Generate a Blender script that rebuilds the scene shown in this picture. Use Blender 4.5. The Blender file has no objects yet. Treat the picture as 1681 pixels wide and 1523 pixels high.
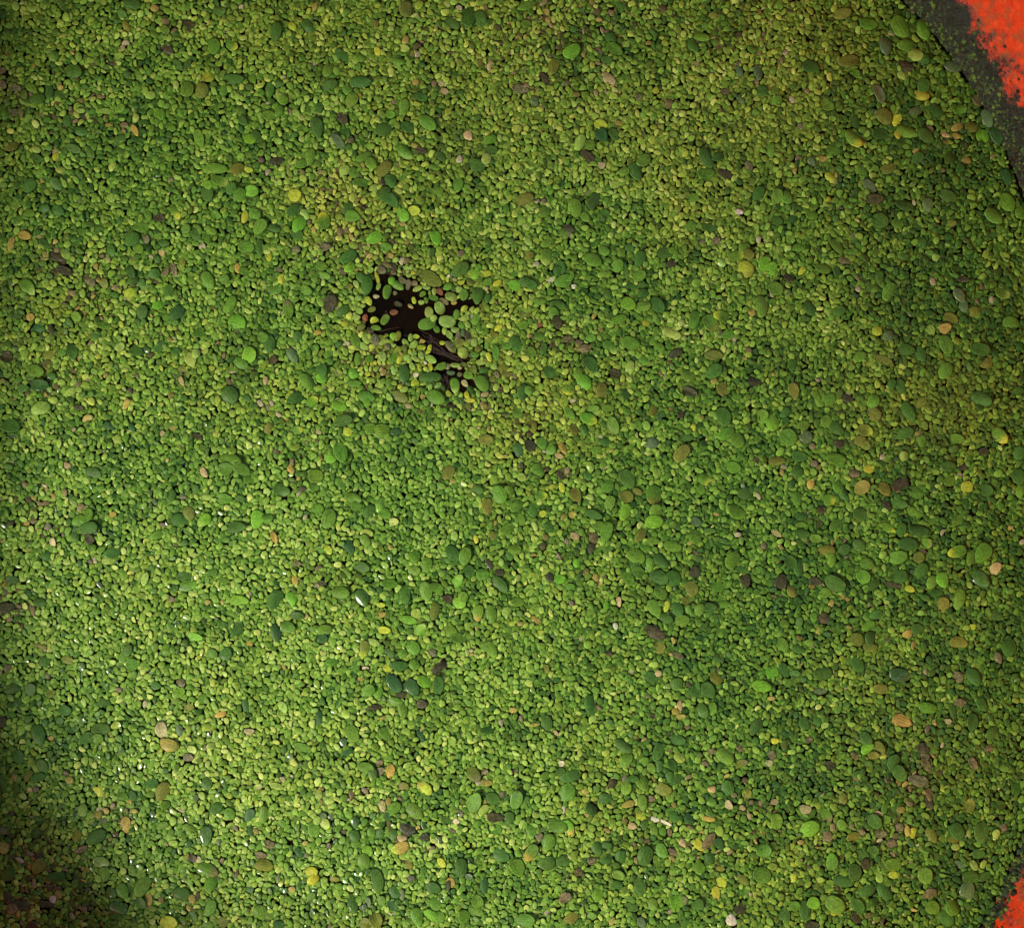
import bpy, math, random
import numpy as np
from mathutils import Euler

R = random.Random(11)
NP = np.random.RandomState(11)
sc = bpy.context.scene
col = sc.collection

# ---------------------------------------------------------------- camera, sky, sun, exposure
PX = 0.0003                                    # metres of water surface per pixel of the photograph
CX, CY = 840.5, 761.5
CAM_H = 0.60
cam_d = bpy.data.cameras.new("camera"); cam = bpy.data.objects.new("camera", cam_d); col.objects.link(cam)
cam.location = (0, 0, CAM_H); cam.rotation_euler = (0, 0, 0)
cam_d.sensor_width = 36.0; cam_d.lens = 36.0 * CAM_H / (1681 * PX)
cam_d.clip_start = 0.01; cam_d.clip_end = 500
cam_d.dof.use_dof = True; cam_d.dof.focus_distance = CAM_H; cam_d.dof.aperture_fstop = 5.6
sc.camera = cam

SUN_EL, SUN_AZ = 40, 232                       # compass azimuth: the light comes in under an added, unseen roof from the lower left
world = bpy.data.worlds.new("World"); sc.world = world; world.use_nodes = True
wn = world.node_tree.nodes; wl = world.node_tree.links
sky = wn.new("ShaderNodeTexSky"); sky.sky_type = 'NISHITA'; sky.sun_disc = False
sky.sun_elevation = math.radians(SUN_EL); sky.sun_rotation = math.radians(SUN_AZ)
sky.air_density = 1.0; sky.dust_density = 3.0
wn["Background"].inputs[1].default_value = 0.15
wl.new(sky.outputs[0], wn["Background"].inputs[0])
sun_d = bpy.data.lights.new("sun", 'SUN'); sun_d.energy = 2.0; sun_d.angle = math.radians(14); sun_d.color = (1.0, 0.95, 0.86)
sun = bpy.data.objects.new("sun", sun_d); col.objects.link(sun)
a, e = math.radians(SUN_AZ), math.radians(SUN_EL)
from mathutils import Vector
sun.rotation_euler = Vector((math.sin(a)*math.cos(e), math.cos(a)*math.cos(e), math.sin(e))).to_track_quat('Z', 'Y').to_euler()
sun.location = (-1, -1, 1.5)
sc.view_settings.view_transform = 'Standard'; sc.view_settings.look = 'None'; sc.view_settings.gamma = 1
sc.view_settings.exposure = 1.38
sc.render.engine = 'CYCLES'
sc.cycles.max_bounces = 6

ROOF_S = -.010                                  # how far beyond the middle of the view the added roof's shade is half deep
def wx(px): return (px - CX) * PX
def wy(py): return (CY - py) * PX

# Fronds read off the photograph: x y length width angle colour[tip colour]; '+' joins fronds of one plant; ',' ends a plant.
TILES = {
(0,0): """870 20 130 90 20 D,480 465 150 100 20 D,835 180 75 50 60 O,1015 225 65 55 40 G,1445 75 90 60 0 D,1410 310 110 85 90 G,1525 305 95 70 30 GY,
1170 430 100 50 45 D+1225 430 90 50 130 D,1535 525 150 70 5 D,915 510 90 55 60 G,1160 565 60 40 90 L,1235 590 110 90 90 G,1330 600 110 90 100 O,1370 510 90 70 150 YO,
1470 600 90 60 110 G,1655 520 80 60 60 G,250 650 110 70 170 D,330 605 100 60 80 D,210 580 80 60 30 G,400 620 80 55 20 D,530 730 75 35 5 L,700 733 85 40 0 L,690 600 75 45 50 G,
790 715 80 60 150 G,30 750 75 60 70 G,100 740 60 50 0 R,895 780 65 45 100 L,1060 755 80 60 80 G,1105 745 60 30 90 G,1185 750 80 55 60 G,445 800 100 60 80 D,530 860 110 75 20 D,
1120 840 90 55 30 G,80 970 100 60 165 O,790 920 90 60 150 D,1310 915 130 70 80 G,1590 740 90 60 60 G+1595 795 90 60 45 D,1645 910 90 80 0 B,490 980 110 60 15 D,590 1000 110 60 50 D,
245 985 60 50 20 L,250 1040 100 50 20 D,370 1030 60 45 120 Y,740 1095 75 45 115 L,1430 1110 150 70 5 G,1560 1110 110 70 160 O,1635 1120 60 40 10 Y,405 1120 80 60 10 L,1450 1190 120 70 15 GL,
200 1220 110 80 130 D,375 1215 100 80 60 D,1365 1270 120 90 80 D+1390 1222 100 65 20 B,1520 1240 90 70 120 D,1575 1285 110 80 110 G+1650 1255 110 80 170 B,735 1300 70 60 60 L,1145 1390 125 75 55 GY,
380 1380 110 70 30 D,290 1370 90 60 170 D,200 1400 80 55 10 G,1415 1410 90 50 30 G,975 1415 85 50 70 G,935 1490 110 80 20 G,1610 1430 80 50 100 Y,1670 1400 80 70 90 G,1220 1505 80 60 150 G,
1290 1510 90 70 20 G,1050 1430 90 60 0 K,820 825 60 35 170 R,720 825 50 30 0 N,890 860 80 40 60 N,1240 165 90 60 30 K,12 470 70 50 0 R,110 585 80 50 10 R,22 560 70 50 60 R,740 420 60 35 20 K,1100 330 100 60 20 K""",
(1,0): """135 220 150 75 100 D,350 175 120 85 55 D,385 50 70 40 100 N,475 460 110 80 120 G,570 375 120 75 45 D,690 545 150 80 0 D,480 565 130 75 165 D,605 600 90 60 45 G+635 660 110 80 115 GO,
175 650 110 70 225 GL,90 590 110 70 90 D,160 555 60 45 20 D,95 765 110 70 20 G+155 735 90 60 120 G,420 710 75 50 100 D,405 845 150 85 80 D,545 935 130 60 55 S,970 710 130 75 100 G,
840 850 130 95 160 D,885 755 70 55 0 G,1000 840 110 65 35 D,1130 810 140 85 35 G,590 870 90 60 60 D,985 1005 150 95 40 GL,1395 115 150 100 90 D+1470 125 110 90 60 D,1290 155 120 70 30 D,
985 70 110 90 90 O,930 400 110 70 20 G,690 385 70 60 20 G,1090 640 90 60 10 D,1540 920 100 60 160 G,1550 985 80 50 0 D,1455 1090 110 90 20 D+1515 1045 80 65 110 L,1175 1105 90 50 10 G,
1215 1030 80 50 40 D,355 1035 120 80 110 G+305 1080 95 60 160 G,715 1035 120 60 160 G+760 1080 90 75 50 G,575 1125 100 70 130 L,650 1140 90 70 40 G,845 1110 130 80 130 O+885 1190 100 80 60 D,
690 1200 110 60 10 G,775 1240 60 55 90 L,845 1275 110 90 130 D+895 1320 110 75 55 D,1330 1210 110 70 90 G,1200 1265 80 70 100 G,260 1285 90 85 0 Y,250 1380 110 70 145 D,450 1450 120 85 255 GY,
325 1410 80 60 50 L,605 1375 100 75 110 D+635 1420 120 80 10 G,960 1415 110 90 30 B+1040 1385 90 70 0 Y,285 1475 120 90 130 B,30 1490 120 80 130 G+8 1410 80 60 60 G,1395 895 70 60 60 A,
1240 605 60 40 20 A,1220 555 45 40 0 A,1050 545 50 40 150 N,1535 435 70 35 105 A,1040 960 45 35 30 N,245 180 70 45 60 Y,1460 1500 80 50 0 G,120 1500 100 60 20 D,8 900 90 60 70 D,
570 780 90 60 30 K,140 1060 100 60 0 K,1085 990 80 50 20 K,800 345 65 40 80 Y,680 640 50 35 80 N""",
(2,0): """100 40 140 70 160 G,715 45 90 70 100 D,395 345 130 90 150 B,672 328 130 70 30 G+650 262 90 70 60 D,625 395 80 50 0 D,275 440 130 75 110 O,225 520 100 60 40 K,635 520 110 70 40 A,570 340 70 35 40 R,
1240 245 130 65 15 G+1190 305 110 70 60 D,1265 175 60 50 80 G,585 820 95 65 5 Y,590 890 100 80 50 T,670 885 90 60 60 D,450 940 120 70 110 L+515 955 80 70 70 G,500 1030 110 60 30 K,
865 1060 110 75 145 G+815 1130 130 95 70 D+735 1130 80 60 160 G,905 1120 60 50 60 L,590 1090 55 50 0 A,830 640 50 45 0 R,1030 690 70 50 120 R,1280 1040 150 90 60 D+1350 1035 90 60 150 D,
1275 1140 120 75 0 G,1400 1145 100 60 20 K,1555 1090 70 50 60 R,85 1310 130 90 155 O,215 1395 90 70 130 G,415 1370 130 100 80 G,540 1320 130 80 120 D,485 1430 80 60 40 G,610 1405 70 60 0 D,
1190 1300 90 60 10 G,1610 1280 130 80 120 D,1175 1490 90 80 40 G,1300 1500 110 60 0 D,1490 1395 60 35 10 P,370 1500 90 50 20 K,945 600 45 50 50 Y,1615 480 110 60 80 S,1490 470 90 50 70 S,
1400 605 80 50 0 R,410 200 70 45 10 D,95 165 70 60 0 G,1640 600 90 70 0 D,150 670 70 50 60 S,60 590 110 60 10 R,98 575 50 40 60 A,1500 650 80 50 60 S,1575 330 70 50 20 G,230 85 50 40 60 N""",
(3,0): """485 95 130 80 170 O,660 165 130 80 10 G,870 185 170 120 60 G+1015 190 170 100 75 G,770 305 130 85 85 S,905 300 130 75 170 G,970 365 100 90 20 L,1020 395 90 80 40 D,1215 440 120 80 20 S,
530 405 150 80 170 O,285 445 120 90 20 D,880 500 70 50 40 L,1020 570 110 85 100 D+1010 630 110 70 10 Y,730 620 140 75 60 S,580 490 70 50 50 G,390 695 110 70 10 G,55 665 90 60 150 G,45 600 80 50 150 G,
765 770 130 100 40 O,845 790 90 65 110 Y,975 740 120 80 160 S,1260 725 90 80 0 G,1110 740 150 90 40 D,1435 785 130 75 70 S,1500 890 140 90 80 T,1410 900 110 80 60 B,1525 755 120 80 10 D,
1335 835 90 80 30 O,1240 840 90 55 160 N,1235 900 60 40 20 N,1165 890 60 40 20 A,915 870 150 80 20 G,848 885 60 50 110 Y,1040 900 140 80 40 D,560 915 150 85 45 GY,580 810 100 60 60 D,
740 880 120 80 0 D,440 985 120 80 10 G,360 1045 60 45 0 N,285 1065 70 50 60 S,20 985 100 80 90 G,610 1120 110 75 240 GL,790 1110 130 70 160 O,420 1175 110 60 40 YR,670 1225 120 70 45 S,
980 1040 100 70 140 D,1195 1040 110 80 130 D,60 1295 110 80 100 G+120 1300 100 80 60 G,1560 1165 120 80 60 T,1050 1350 100 75 70 S,1570 1330 140 100 60 G,1660 1400 90 80 80 G,900 1350 140 80 10 D,
1180 1290 130 80 30 D,735 1450 120 100 30 D,1480 1420 150 90 35 G,290 1410 90 70 20 G,165 1440 100 60 160 D,50 1450 120 80 30 D,850 1470 90 60 10 G,390 1310 50 40 0 Y,1370 665 80 60 60 R,
1180 1465 120 60 0 O,480 1330 60 45 130 G,700 1310 120 70 10 K,1060 850 60 40 30 R,910 440 110 70 20 K""",
(0,1): """75 80 110 50 100 N,315 80 120 60 25 D,870 50 120 85 150 D,1075 75 90 55 0 D,965 50 60 50 60 R,1290 25 100 60 70 D,1360 45 80 50 60 G,1620 95 110 90 10 G,730 120 100 60 70 D,915 110 80 60 40 G,
440 150 75 55 45 L,375 165 140 60 15 K,430 255 110 60 15 K,1065 140 50 45 0 A,715 185 40 30 80 A,1140 245 100 55 75 R,1090 265 60 45 90 R,1190 195 80 60 60 O,1015 275 90 65 165 D,
865 265 100 55 70 D+875 320 90 60 150 D,935 345 80 50 90 D,690 340 70 60 80 O,590 320 100 60 30 R,1560 240 70 40 80 N,1610 260 80 55 20 G,1365 320 130 90 65 G,1470 315 90 60 150 G,190 365 135 85 50 GL,
860 420 110 85 120 YR,1110 385 90 70 120 D,1040 480 80 60 170 B,935 530 110 80 110 D,1165 530 120 80 130 T,1100 560 80 50 0 G,1510 475 130 80 120 G,1560 590 130 100 20 B,1310 660 90 65 10 G,505 555 80 65 30 G,
250 630 110 70 0 T,460 600 80 45 60 D,690 610 90 60 10 G,635 670 80 60 150 D,480 780 110 75 80 D,325 805 90 60 160 O,410 790 60 50 0 G,45 820 100 70 20 K,1060 750 120 75 170 D,895 775 110 85 30 D,965 775 50 45 0 D,
1155 780 80 50 10 D,795 755 70 55 140 L,1255 835 110 80 60 L+1290 795 70 60 100 L,1640 810 120 90 110 B+1585 860 110 80 30 G,1350 780 50 40 130 L,240 910 120 80 20 G,260 1005 150 80 0 T,150 1025 100 60 0 D,
205 950 70 50 0 D,345 945 60 50 20 D,985 925 80 45 70 G,1205 905 70 60 0 O,1510 1070 130 120 60 D,1620 1090 60 45 20 D,270 1155 140 90 165 L,85 1270 130 100 10 D,580 1220 80 45 160 N,715 1275 100 60 40 T,
770 1365 90 55 70 L,830 1345 70 45 90 G,832 1130 80 40 120 N,205 560 60 50 0 N,1195 980 70 30 70 A,1070 1320 40 35 120 A,1520 1490 150 80 10 G,80 1345 90 20 0 S,870 1285 70 40 60 T,740 1035 70 45 110 G,545 850 60 45 80 G,
1300 1340 70 40 20 K,520 1150 70 35 10 K,860 1040 50 30 60 K,340 640 70 40 70 K,170 25 90 60 20 N""",
(1,1): """275 15 90 60 0 D,780 40 120 80 160 B,850 100 100 60 0 G,1185 40 100 75 70 B,610 165 130 80 150 D+620 235 90 60 140 B,435 225 90 60 20 G,445 290 100 60 10 G,
215 505 130 75 265 GR,570 520 110 60 140 D,120 380 120 80 0 G,55 350 65 50 80 L,490 470 130 90 100 K,
435 910 110 80 90 D+435 955 80 75 90 B,245 810 110 70 60 S,275 690 80 60 100 D,90 735 120 90 90 D+50 690 80 70 30 G,340 980 130 80 60 G,260 1090 120 75 160 D,375 1110 90 70 320 BY,
710 1075 130 75 15 G+740 1145 80 70 90 B,550 1145 100 80 20 B,575 1235 130 80 165 D,825 1305 130 100 170 G+750 1290 80 90 90 G,920 1310 70 50 0 T,270 1300 90 60 350 GY,605 1310 60 70 90 Y,
560 1440 150 95 70 G,480 1485 110 65 15 B,85 1295 90 60 110 O,120 840 60 60 0 K,65 975 60 35 100 A,1510 1360 110 70 0 O,320 380 110 70 20 G,490 725 80 45 165 G,480 800 75 60 130 G,405 660 60 35 160 N,
1620 890 100 80 60 O,30 100 110 70 80 D,265 115 60 50 20 R,460 100 70 60 0 R,410 1310 50 35 40 A,90 170 60 45 80 Y,170 310 70 45 90 Y,590 600 55 40 160 Y,1640 740 90 70 30 G""",
(2,1): """230 165 120 85 100 GL,110 155 80 55 165 O,225 75 80 60 150 G,110 65 65 45 50 L,535 185 130 90 30 G,605 125 80 65 30 G,840 180 120 75 110 D,775 105 70 60 40 D,1000 135 120 80 170 D+1060 140 90 70 70 G,
1050 210 80 50 0 K,1525 110 90 80 90 G+1475 160 120 75 345 GY+1550 150 80 70 30 O,1530 245 130 110 30 YO,1375 200 70 60 40 L,1660 210 100 90 90 B,1640 490 150 85 85 G,90 330 80 65 15 D+130 350 80 65 30 D,
325 235 100 60 70 D+300 255 70 60 100 D,340 325 130 85 160 G+375 290 80 70 100 G,20 350 90 70 20 B,720 130 70 50 120 G,835 290 100 70 150 G,690 230 110 80 130 G,785 355 80 55 0 D,865 355 80 50 0 D,
860 405 80 60 150 D,630 415 80 60 60 D,765 470 110 85 20 B,865 485 100 75 0 G+955 480 120 85 50 D,1195 575 130 75 110 G,1305 600 140 95 50 GO,1375 550 110 75 190 GY,1050 670 140 80 20 L,700 575 120 60 160 G,
715 650 80 50 90 D,780 730 140 85 20 G,650 755 120 70 45 GL,275 540 100 70 80 G+298 595 90 70 60 K,85 535 90 65 160 O,70 615 90 60 160 G,185 455 90 50 0 G,300 480 110 70 10 D,185 680 90 70 10 G,30 740 120 80 60 D,
125 785 90 70 20 G,205 765 80 60 100 D,370 705 80 50 0 R,440 725 50 45 0 R,480 765 90 60 170 R,182 610 40 35 0 I,510 695 90 60 0 G,250 920 95 80 20 D,520 865 130 85 50 D,590 1040 120 75 95 O,
475 985 120 90 40 B+435 930 80 60 100 G,375 1035 75 80 80 GY,75 1050 110 80 110 D+112 1040 70 55 70 G,875 855 100 75 45 GL,775 890 100 60 100 L,970 760 80 60 20 G,1325 915 130 90 145 D+1375 915 90 70 60 G,
1165 940 110 70 10 G,1385 1030 110 80 60 O,1390 1210 140 100 70 D,1405 1320 130 80 150 G+1480 1365 110 90 60 G,1325 810 130 70 0 O,1070 800 100 60 150 K,1145 1350 100 60 0 D,1115 1450 140 90 125 O,920 1385 90 80 0 S,
660 1270 130 90 70 G,505 1225 130 80 30 BY,480 1300 80 55 70 D,410 1290 80 60 60 O,380 1190 100 60 50 G,50 1190 100 65 10 G,200 1385 90 70 70 G+250 1425 90 75 20 G,40 1430 110 80 90 T,120 1400 90 70 60 K,
140 1270 100 55 80 O,335 1420 90 45 60 N,310 1470 60 40 20 A,600 1370 110 80 10 D,560 1430 80 60 160 G,930 1170 80 60 110 O,745 1060 90 60 80 D,530 1160 90 50 0 G,635 1155 90 50 0 G,1470 1510 110 60 0 B,1640 1210 100 90 90 G,
1415 670 100 60 150 G,1620 880 80 50 10 D,1590 980 100 60 20 K,1110 1195 60 50 0 K,880 600 60 40 20 Y,1340 60 60 50 0 R,910 570 70 50 30 G,255 320 50 35 80 P,408 360 36 34 0 P,680 930 90 60 30 K,1170 1050 110 60 20 K,1575 530 50 50 90 N,1190 1280 50 40 90 Y""",
(3,1): """200 100 100 70 10 G,450 90 130 70 60 G,570 70 90 50 20 D,560 130 70 50 0 G,365 240 120 75 10 G,50 375 110 90 40 G,25 240 90 80 90 B,225 255 70 40 135 Y,140 300 80 60 0 K,450 260 80 50 80 D,795 390 140 85 125 G,
730 295 80 60 90 D,1540 400 110 85 20 GL,1255 415 110 70 60 S+1280 485 90 60 90 S,1200 565 110 70 30 O,1160 635 90 75 0 N,1070 645 80 60 50 L,1355 530 100 90 90 O,1170 740 140 95 70 G,1160 910 130 90 120 G,
1435 860 100 75 160 O,1390 770 140 90 10 D,900 770 140 85 10 D,790 680 80 70 160 S,715 650 70 68 0 Y,275 505 110 70 50 D,465 520 100 60 160 D,600 820 100 70 150 G,760 840 130 60 20 O,170 1045 120 75 80 O,
330 1090 130 80 60 G+400 1100 110 80 150 G,690 1110 100 80 110 G+690 1195 110 90 30 O,920 1180 150 80 60 D,870 1010 110 70 60 D+810 1000 80 60 100 D,1000 1120 100 60 150 O,115 1185 80 60 130 D,240 1270 100 70 10 G,
390 1250 110 80 60 G+455 1290 110 90 40 D,135 1345 120 110 40 G,250 1345 90 80 150 S,30 1250 120 90 70 B,640 1300 110 80 20 OY,610 1370 100 70 10 O+640 1400 70 60 60 O,890 1320 140 80 160 D,1010 1370 80 60 100 G,
1230 1360 120 80 0 G,1515 1335 140 90 45 GY,450 1490 150 80 10 G,210 1470 120 70 10 D,60 1500 120 60 0 O,895 1470 70 70 0 L,465 1390 60 70 90 K,1400 1090 150 90 20 D,1600 600 130 90 30 G,1640 1040 90 60 0 D,
1640 1450 90 100 90 D,160 870 90 60 110 D,1000 800 110 80 70 D,505 190 80 50 20 R,1100 170 60 50 0 L,520 1090 90 50 20 K,1280 310 80 50 0 K,1420 1440 70 60 0 K,1510 270 90 60 100 D,1010 70 90 60 80 D,1240 250 90 60 20 D""",
(0,2): """620 55 110 80 20 D,1490 30 100 90 0 G+1590 30 120 80 25 G,1340 55 75 45 60 A,1130 205 90 60 100 D,1190 365 130 90 20 D+1245 320 100 80 60 O,1345 365 110 75 140 BL,1365 215 70 45 10 L,1475 225 120 70 10 G,1580 225 80 50 20 D,
1555 410 150 80 0 D,575 335 110 80 115 G+525 370 100 80 150 G+590 415 140 80 170 D,490 470 80 70 60 D,590 490 80 60 20 K,1035 465 100 60 150 G,740 580 130 75 160 D+715 632 90 50 0 L,305 600 80 70 120 D,440 640 60 45 10 L,
1215 730 120 60 0 D,1240 795 140 75 350 GB,955 750 100 50 100 L,1150 810 60 50 0 D,85 755 90 60 0 D,270 905 90 60 10 D,635 965 60 50 20 G,1575 890 130 70 0 B,1560 1080 120 70 125 D,1270 1130 140 60 5 B,
1480 1240 100 95 0 D+1395 1240 75 70 0 G,820 1255 110 60 120 G+845 1215 80 60 100 D,875 1310 90 80 20 G,270 1190 90 50 20 O,300 1290 80 70 0 D,535 1330 70 60 100 D,445 1280 90 60 10 O,1180 1495 90 60 150 BL,1020 1450 90 60 10 D,
75 1470 110 80 160 D,205 1475 90 80 90 D,330 1500 80 60 0 O,50 940 110 90 0 K,350 510 60 45 80 A,320 410 60 40 150 R,225 370 50 40 20 R,1130 1205 70 45 70 G,1650 100 90 70 10 G,1190 1430 60 60 0 R,1020 1200 70 50 100 G,1090 1230 80 60 0 G,
745 330 50 40 0 N,660 790 60 30 60 S,1020 250 60 30 60 S,990 180 55 30 80 S,1060 350 60 45 150 L,160 130 60 40 10 R,1130 885 60 40 20 R,180 390 30 40 90 N,1640 1175 50 30 20 N""",
(1,2): """230 30 70 45 60 N,395 75 110 90 0 G,175 170 120 95 10 D,15 360 130 90 100 B+80 350 80 70 0 G,410 290 80 70 0 G,480 355 140 100 110 G,645 220 120 70 20 G+665 275 80 60 0 G,745 310 110 70 120 D+815 275 90 75 90 B+850 320 90 70 20 G,
1265 50 120 80 120 O,125 480 90 40 70 N,730 450 90 55 10 L+720 500 100 65 60 G,615 540 110 65 65 T,695 675 120 80 10 D,1045 600 90 75 90 G,1040 695 90 75 10 G+1120 660 120 80 110 G,1325 760 100 75 310 BL,
1295 585 130 85 55 D+1375 600 130 85 100 G,1595 195 130 110 60 G+1655 180 90 80 90 G,1520 275 120 75 90 O,1455 165 90 60 20 D,885 780 110 65 10 G,980 845 150 75 90 D,1120 830 140 85 85 G+1185 805 110 65 15 G,560 840 130 80 5 G,
700 875 130 90 60 D,130 885 150 100 125 D+235 880 100 80 70 B,260 760 70 45 80 N,400 795 50 40 0 R,275 990 100 55 10 D,215 1065 110 80 10 G+135 1105 120 70 80 T,440 1140 70 65 0 T+450 1085 110 75 170 G,
1330 910 100 80 10 B+1360 870 80 70 90 G,1400 700 90 80 60 D+1490 720 90 80 0 G,1600 790 140 90 45 D,1455 975 120 80 100 GN,1540 985 140 90 90 G,1175 960 120 70 100 O,1055 990 100 70 90 L+1005 1020 120 60 10 B,
845 1085 90 50 10 Y,1080 1085 110 75 300 BL,830 985 60 40 0 N,822 925 60 40 0 Y,1280 1095 100 80 60 G+1335 1135 120 70 10 G,1545 1210 130 70 60 G,710 1210 130 70 100 OY+770 1165 100 50 20 L,880 1235 80 60 40 D,
960 1240 80 65 150 G+1035 1200 110 90 60 G,945 1320 130 70 5 D+1040 1310 80 70 60 G,1210 1335 130 90 160 K,870 1335 70 50 40 Y,910 1435 140 85 55 T,1025 1460 130 90 50 T,1110 1425 110 80 30 B,1200 1450 140 75 90 D,
735 1480 110 80 160 G+800 1490 80 80 60 G,1650 965 70 70 0 L,500 1290 90 60 170 G,1320 1030 90 50 10 D,1560 480 90 70 80 O,1650 420 110 80 150 G,1670 590 90 60 90 D,420 560 80 50 10 G,885 545 40 35 40 N,690 1410 50 35 0 N,
480 560 70 45 60 Y,1440 490 60 45 70 Y,270 650 60 40 0 R,1600 710 70 50 0 K,1530 650 90 40 60 K,1260 880 80 50 20 K,960 1510 90 40 0 K,1160 1235 60 50 60 R,305 165 60 40 0 K,440 780 60 40 0 K""",
(2,2): """175 40 110 80 50 G,420 200 110 80 60 O,195 200 90 60 15 GY,140 290 120 80 90 D,35 275 110 80 160 G,55 360 110 70 60 G,245 410 90 70 100 D,500 70 80 60 70 D,760 95 150 100 60 D,615 150 130 85 160 G,755 210 95 80 10 O,
825 180 70 50 20 O,640 255 110 80 100 G,740 310 120 90 110 B,935 200 140 110 95 GO,945 310 110 90 100 G+935 375 130 90 0 B,540 330 130 60 20 D,570 400 90 60 0 G+620 440 140 85 100 G,845 465 110 60 130 O,
930 500 90 50 10 G,1010 480 70 50 0 G,880 540 90 70 40 G,1055 535 130 75 10 G,1205 470 110 100 60 G,1265 95 90 80 30 GY,1480 315 140 90 20 G,1210 375 80 60 20 S,1450 20 120 80 20 G,1530 190 110 80 170 D,1240 160 80 60 60 G,
820 600 130 100 30 G,980 630 120 90 40 D,905 660 110 60 100 G,800 640 90 60 100 D,835 700 90 65 10 G,760 745 110 75 50 G,970 740 130 100 30 D+1060 745 120 100 50 D,980 840 110 80 55 G,1180 810 110 90 60 O,1150 890 80 65 0 O,
1085 945 110 85 60 D+1115 1020 110 75 0 G,1170 960 90 60 70 G,1295 935 110 65 5 D+1230 950 90 70 100 G,1390 915 90 60 0 G,935 940 130 85 65 G,1010 1010 100 70 30 D,1350 800 110 70 5 G,1450 625 130 100 135 G,
1520 690 100 50 20 D,315 750 90 65 0 B,385 805 70 55 0 G,425 645 60 50 100 B,1200 710 90 80 60 K,1530 760 100 70 60 K,940 1100 140 90 30 K,970 1200 90 80 60 O,850 1310 70 50 40 G,700 900 70 40 85 A,550 745 65 40 75 N,
415 470 70 50 20 A,540 480 80 60 90 R,160 1020 70 50 20 N,1090 1250 80 50 20 R,1205 1485 100 80 20 D,1290 1480 130 90 60 D,1080 1440 90 90 90 D,1340 1400 90 80 50 O,1640 1450 130 80 10 B,1360 1270 110 60 20 D,
920 1400 110 80 40 D,250 740 70 50 60 K,520 550 80 50 90 K,400 330 50 50 0 N,230 1340 60 35 90 O,1300 440 90 50 0 D,620 550 110 50 0 D,40 900 90 60 10 G,20 560 80 90 90 G,320 70 70 50 60 K,640 1240 60 35 20 K,960 1370 50 45 0 A,
265 150 45 45 0 Y,330 150 75 40 70 Y,205 325 50 50 0 Y,150 410 70 45 70 L,620 925 60 40 90 B,680 1060 50 35 80 P,1015 930 80 40 100 Y,205 535 60 40 90 K""",
(3,2): """190 50 100 80 120 D,155 130 60 50 100 D,280 130 75 50 90 N,665 30 80 55 5 Y,615 150 120 90 150 NO,565 60 80 60 0 R,870 130 140 85 155 K,765 160 110 80 60 O,1305 145 85 80 0 Y,1190 110 80 70 0 G,
465 150 90 80 60 G+500 200 90 60 60 D,400 235 100 80 10 GY,195 225 110 70 90 G,780 265 90 50 50 K,860 260 120 80 10 D,980 185 110 90 30 G,605 325 110 80 20 D,960 320 120 80 20 G,225 340 90 60 0 D,220 400 80 55 0 G,
230 455 100 65 5 D,315 485 80 60 0 G,220 510 80 50 0 D,450 400 110 80 150 G,790 420 110 70 30 GY,875 430 100 60 100 D,990 435 150 70 5 D,1240 370 130 60 140 G,1305 390 60 55 0 D,920 520 140 90 5 D,1040 515 80 70 0 GL,
1410 580 150 110 125 G,1330 610 110 60 110 G,1240 570 130 80 165 GY,850 610 150 90 165 G,990 610 80 80 0 O,380 565 130 75 170 O+415 615 120 75 85 G,600 530 100 80 40 D,500 560 90 80 120 D,205 675 130 80 95 D+150 640 100 80 50 D,
1490 680 100 70 120 A,650 650 100 80 20 G,625 735 100 90 60 G,690 790 110 70 140 D,440 780 150 100 30 D,860 740 130 90 150 D,1000 700 130 90 130 D,1075 770 100 75 130 G+1140 755 110 85 80 B,1090 840 130 60 0 D,
1390 750 150 100 45 D,540 690 60 45 0 G,485 720 50 40 0 G,85 770 100 90 60 K,165 830 90 80 60 O,380 840 80 70 0 G,930 815 70 45 20 Y,1250 880 160 90 100 G,1150 920 110 80 95 O,710 990 100 70 150 D,365 1010 90 80 60 K,
300 1000 70 50 90 G,110 1045 70 55 30 G,205 1030 70 50 90 D,660 1060 100 80 150 G,590 1150 110 90 40 O+670 1140 110 80 100 D+670 1195 100 65 0 O,915 1110 75 55 170 N,100 1180 110 70 60 G,200 1210 90 60 20 D,
360 1370 130 90 170 D,110 1350 120 70 60 D,30 1360 90 90 0 B,870 1380 170 90 10 T,590 1310 120 80 60 D,740 1470 110 70 15 O,1250 1170 130 90 10 O,1580 1200 120 100 90 D,1350 1390 130 90 60 D,1245 1390 90 70 30 R,
180 1370 70 50 0 D,350 1490 110 50 0 S,1640 80 120 90 60 D,1655 170 100 70 110 G,1430 170 100 90 20 D,980 1080 90 80 0 D,1320 790 50 40 60 L,1500 1000 90 70 0 D,1190 20 120 80 20 D,1345 1065 50 40 0 Y,60 455 70 40 30 A,
1280 20 80 40 0 K,350 300 60 60 90 K,310 765 90 60 10 K,820 790 110 40 10 K,1510 1270 80 50 60 R""",
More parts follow.
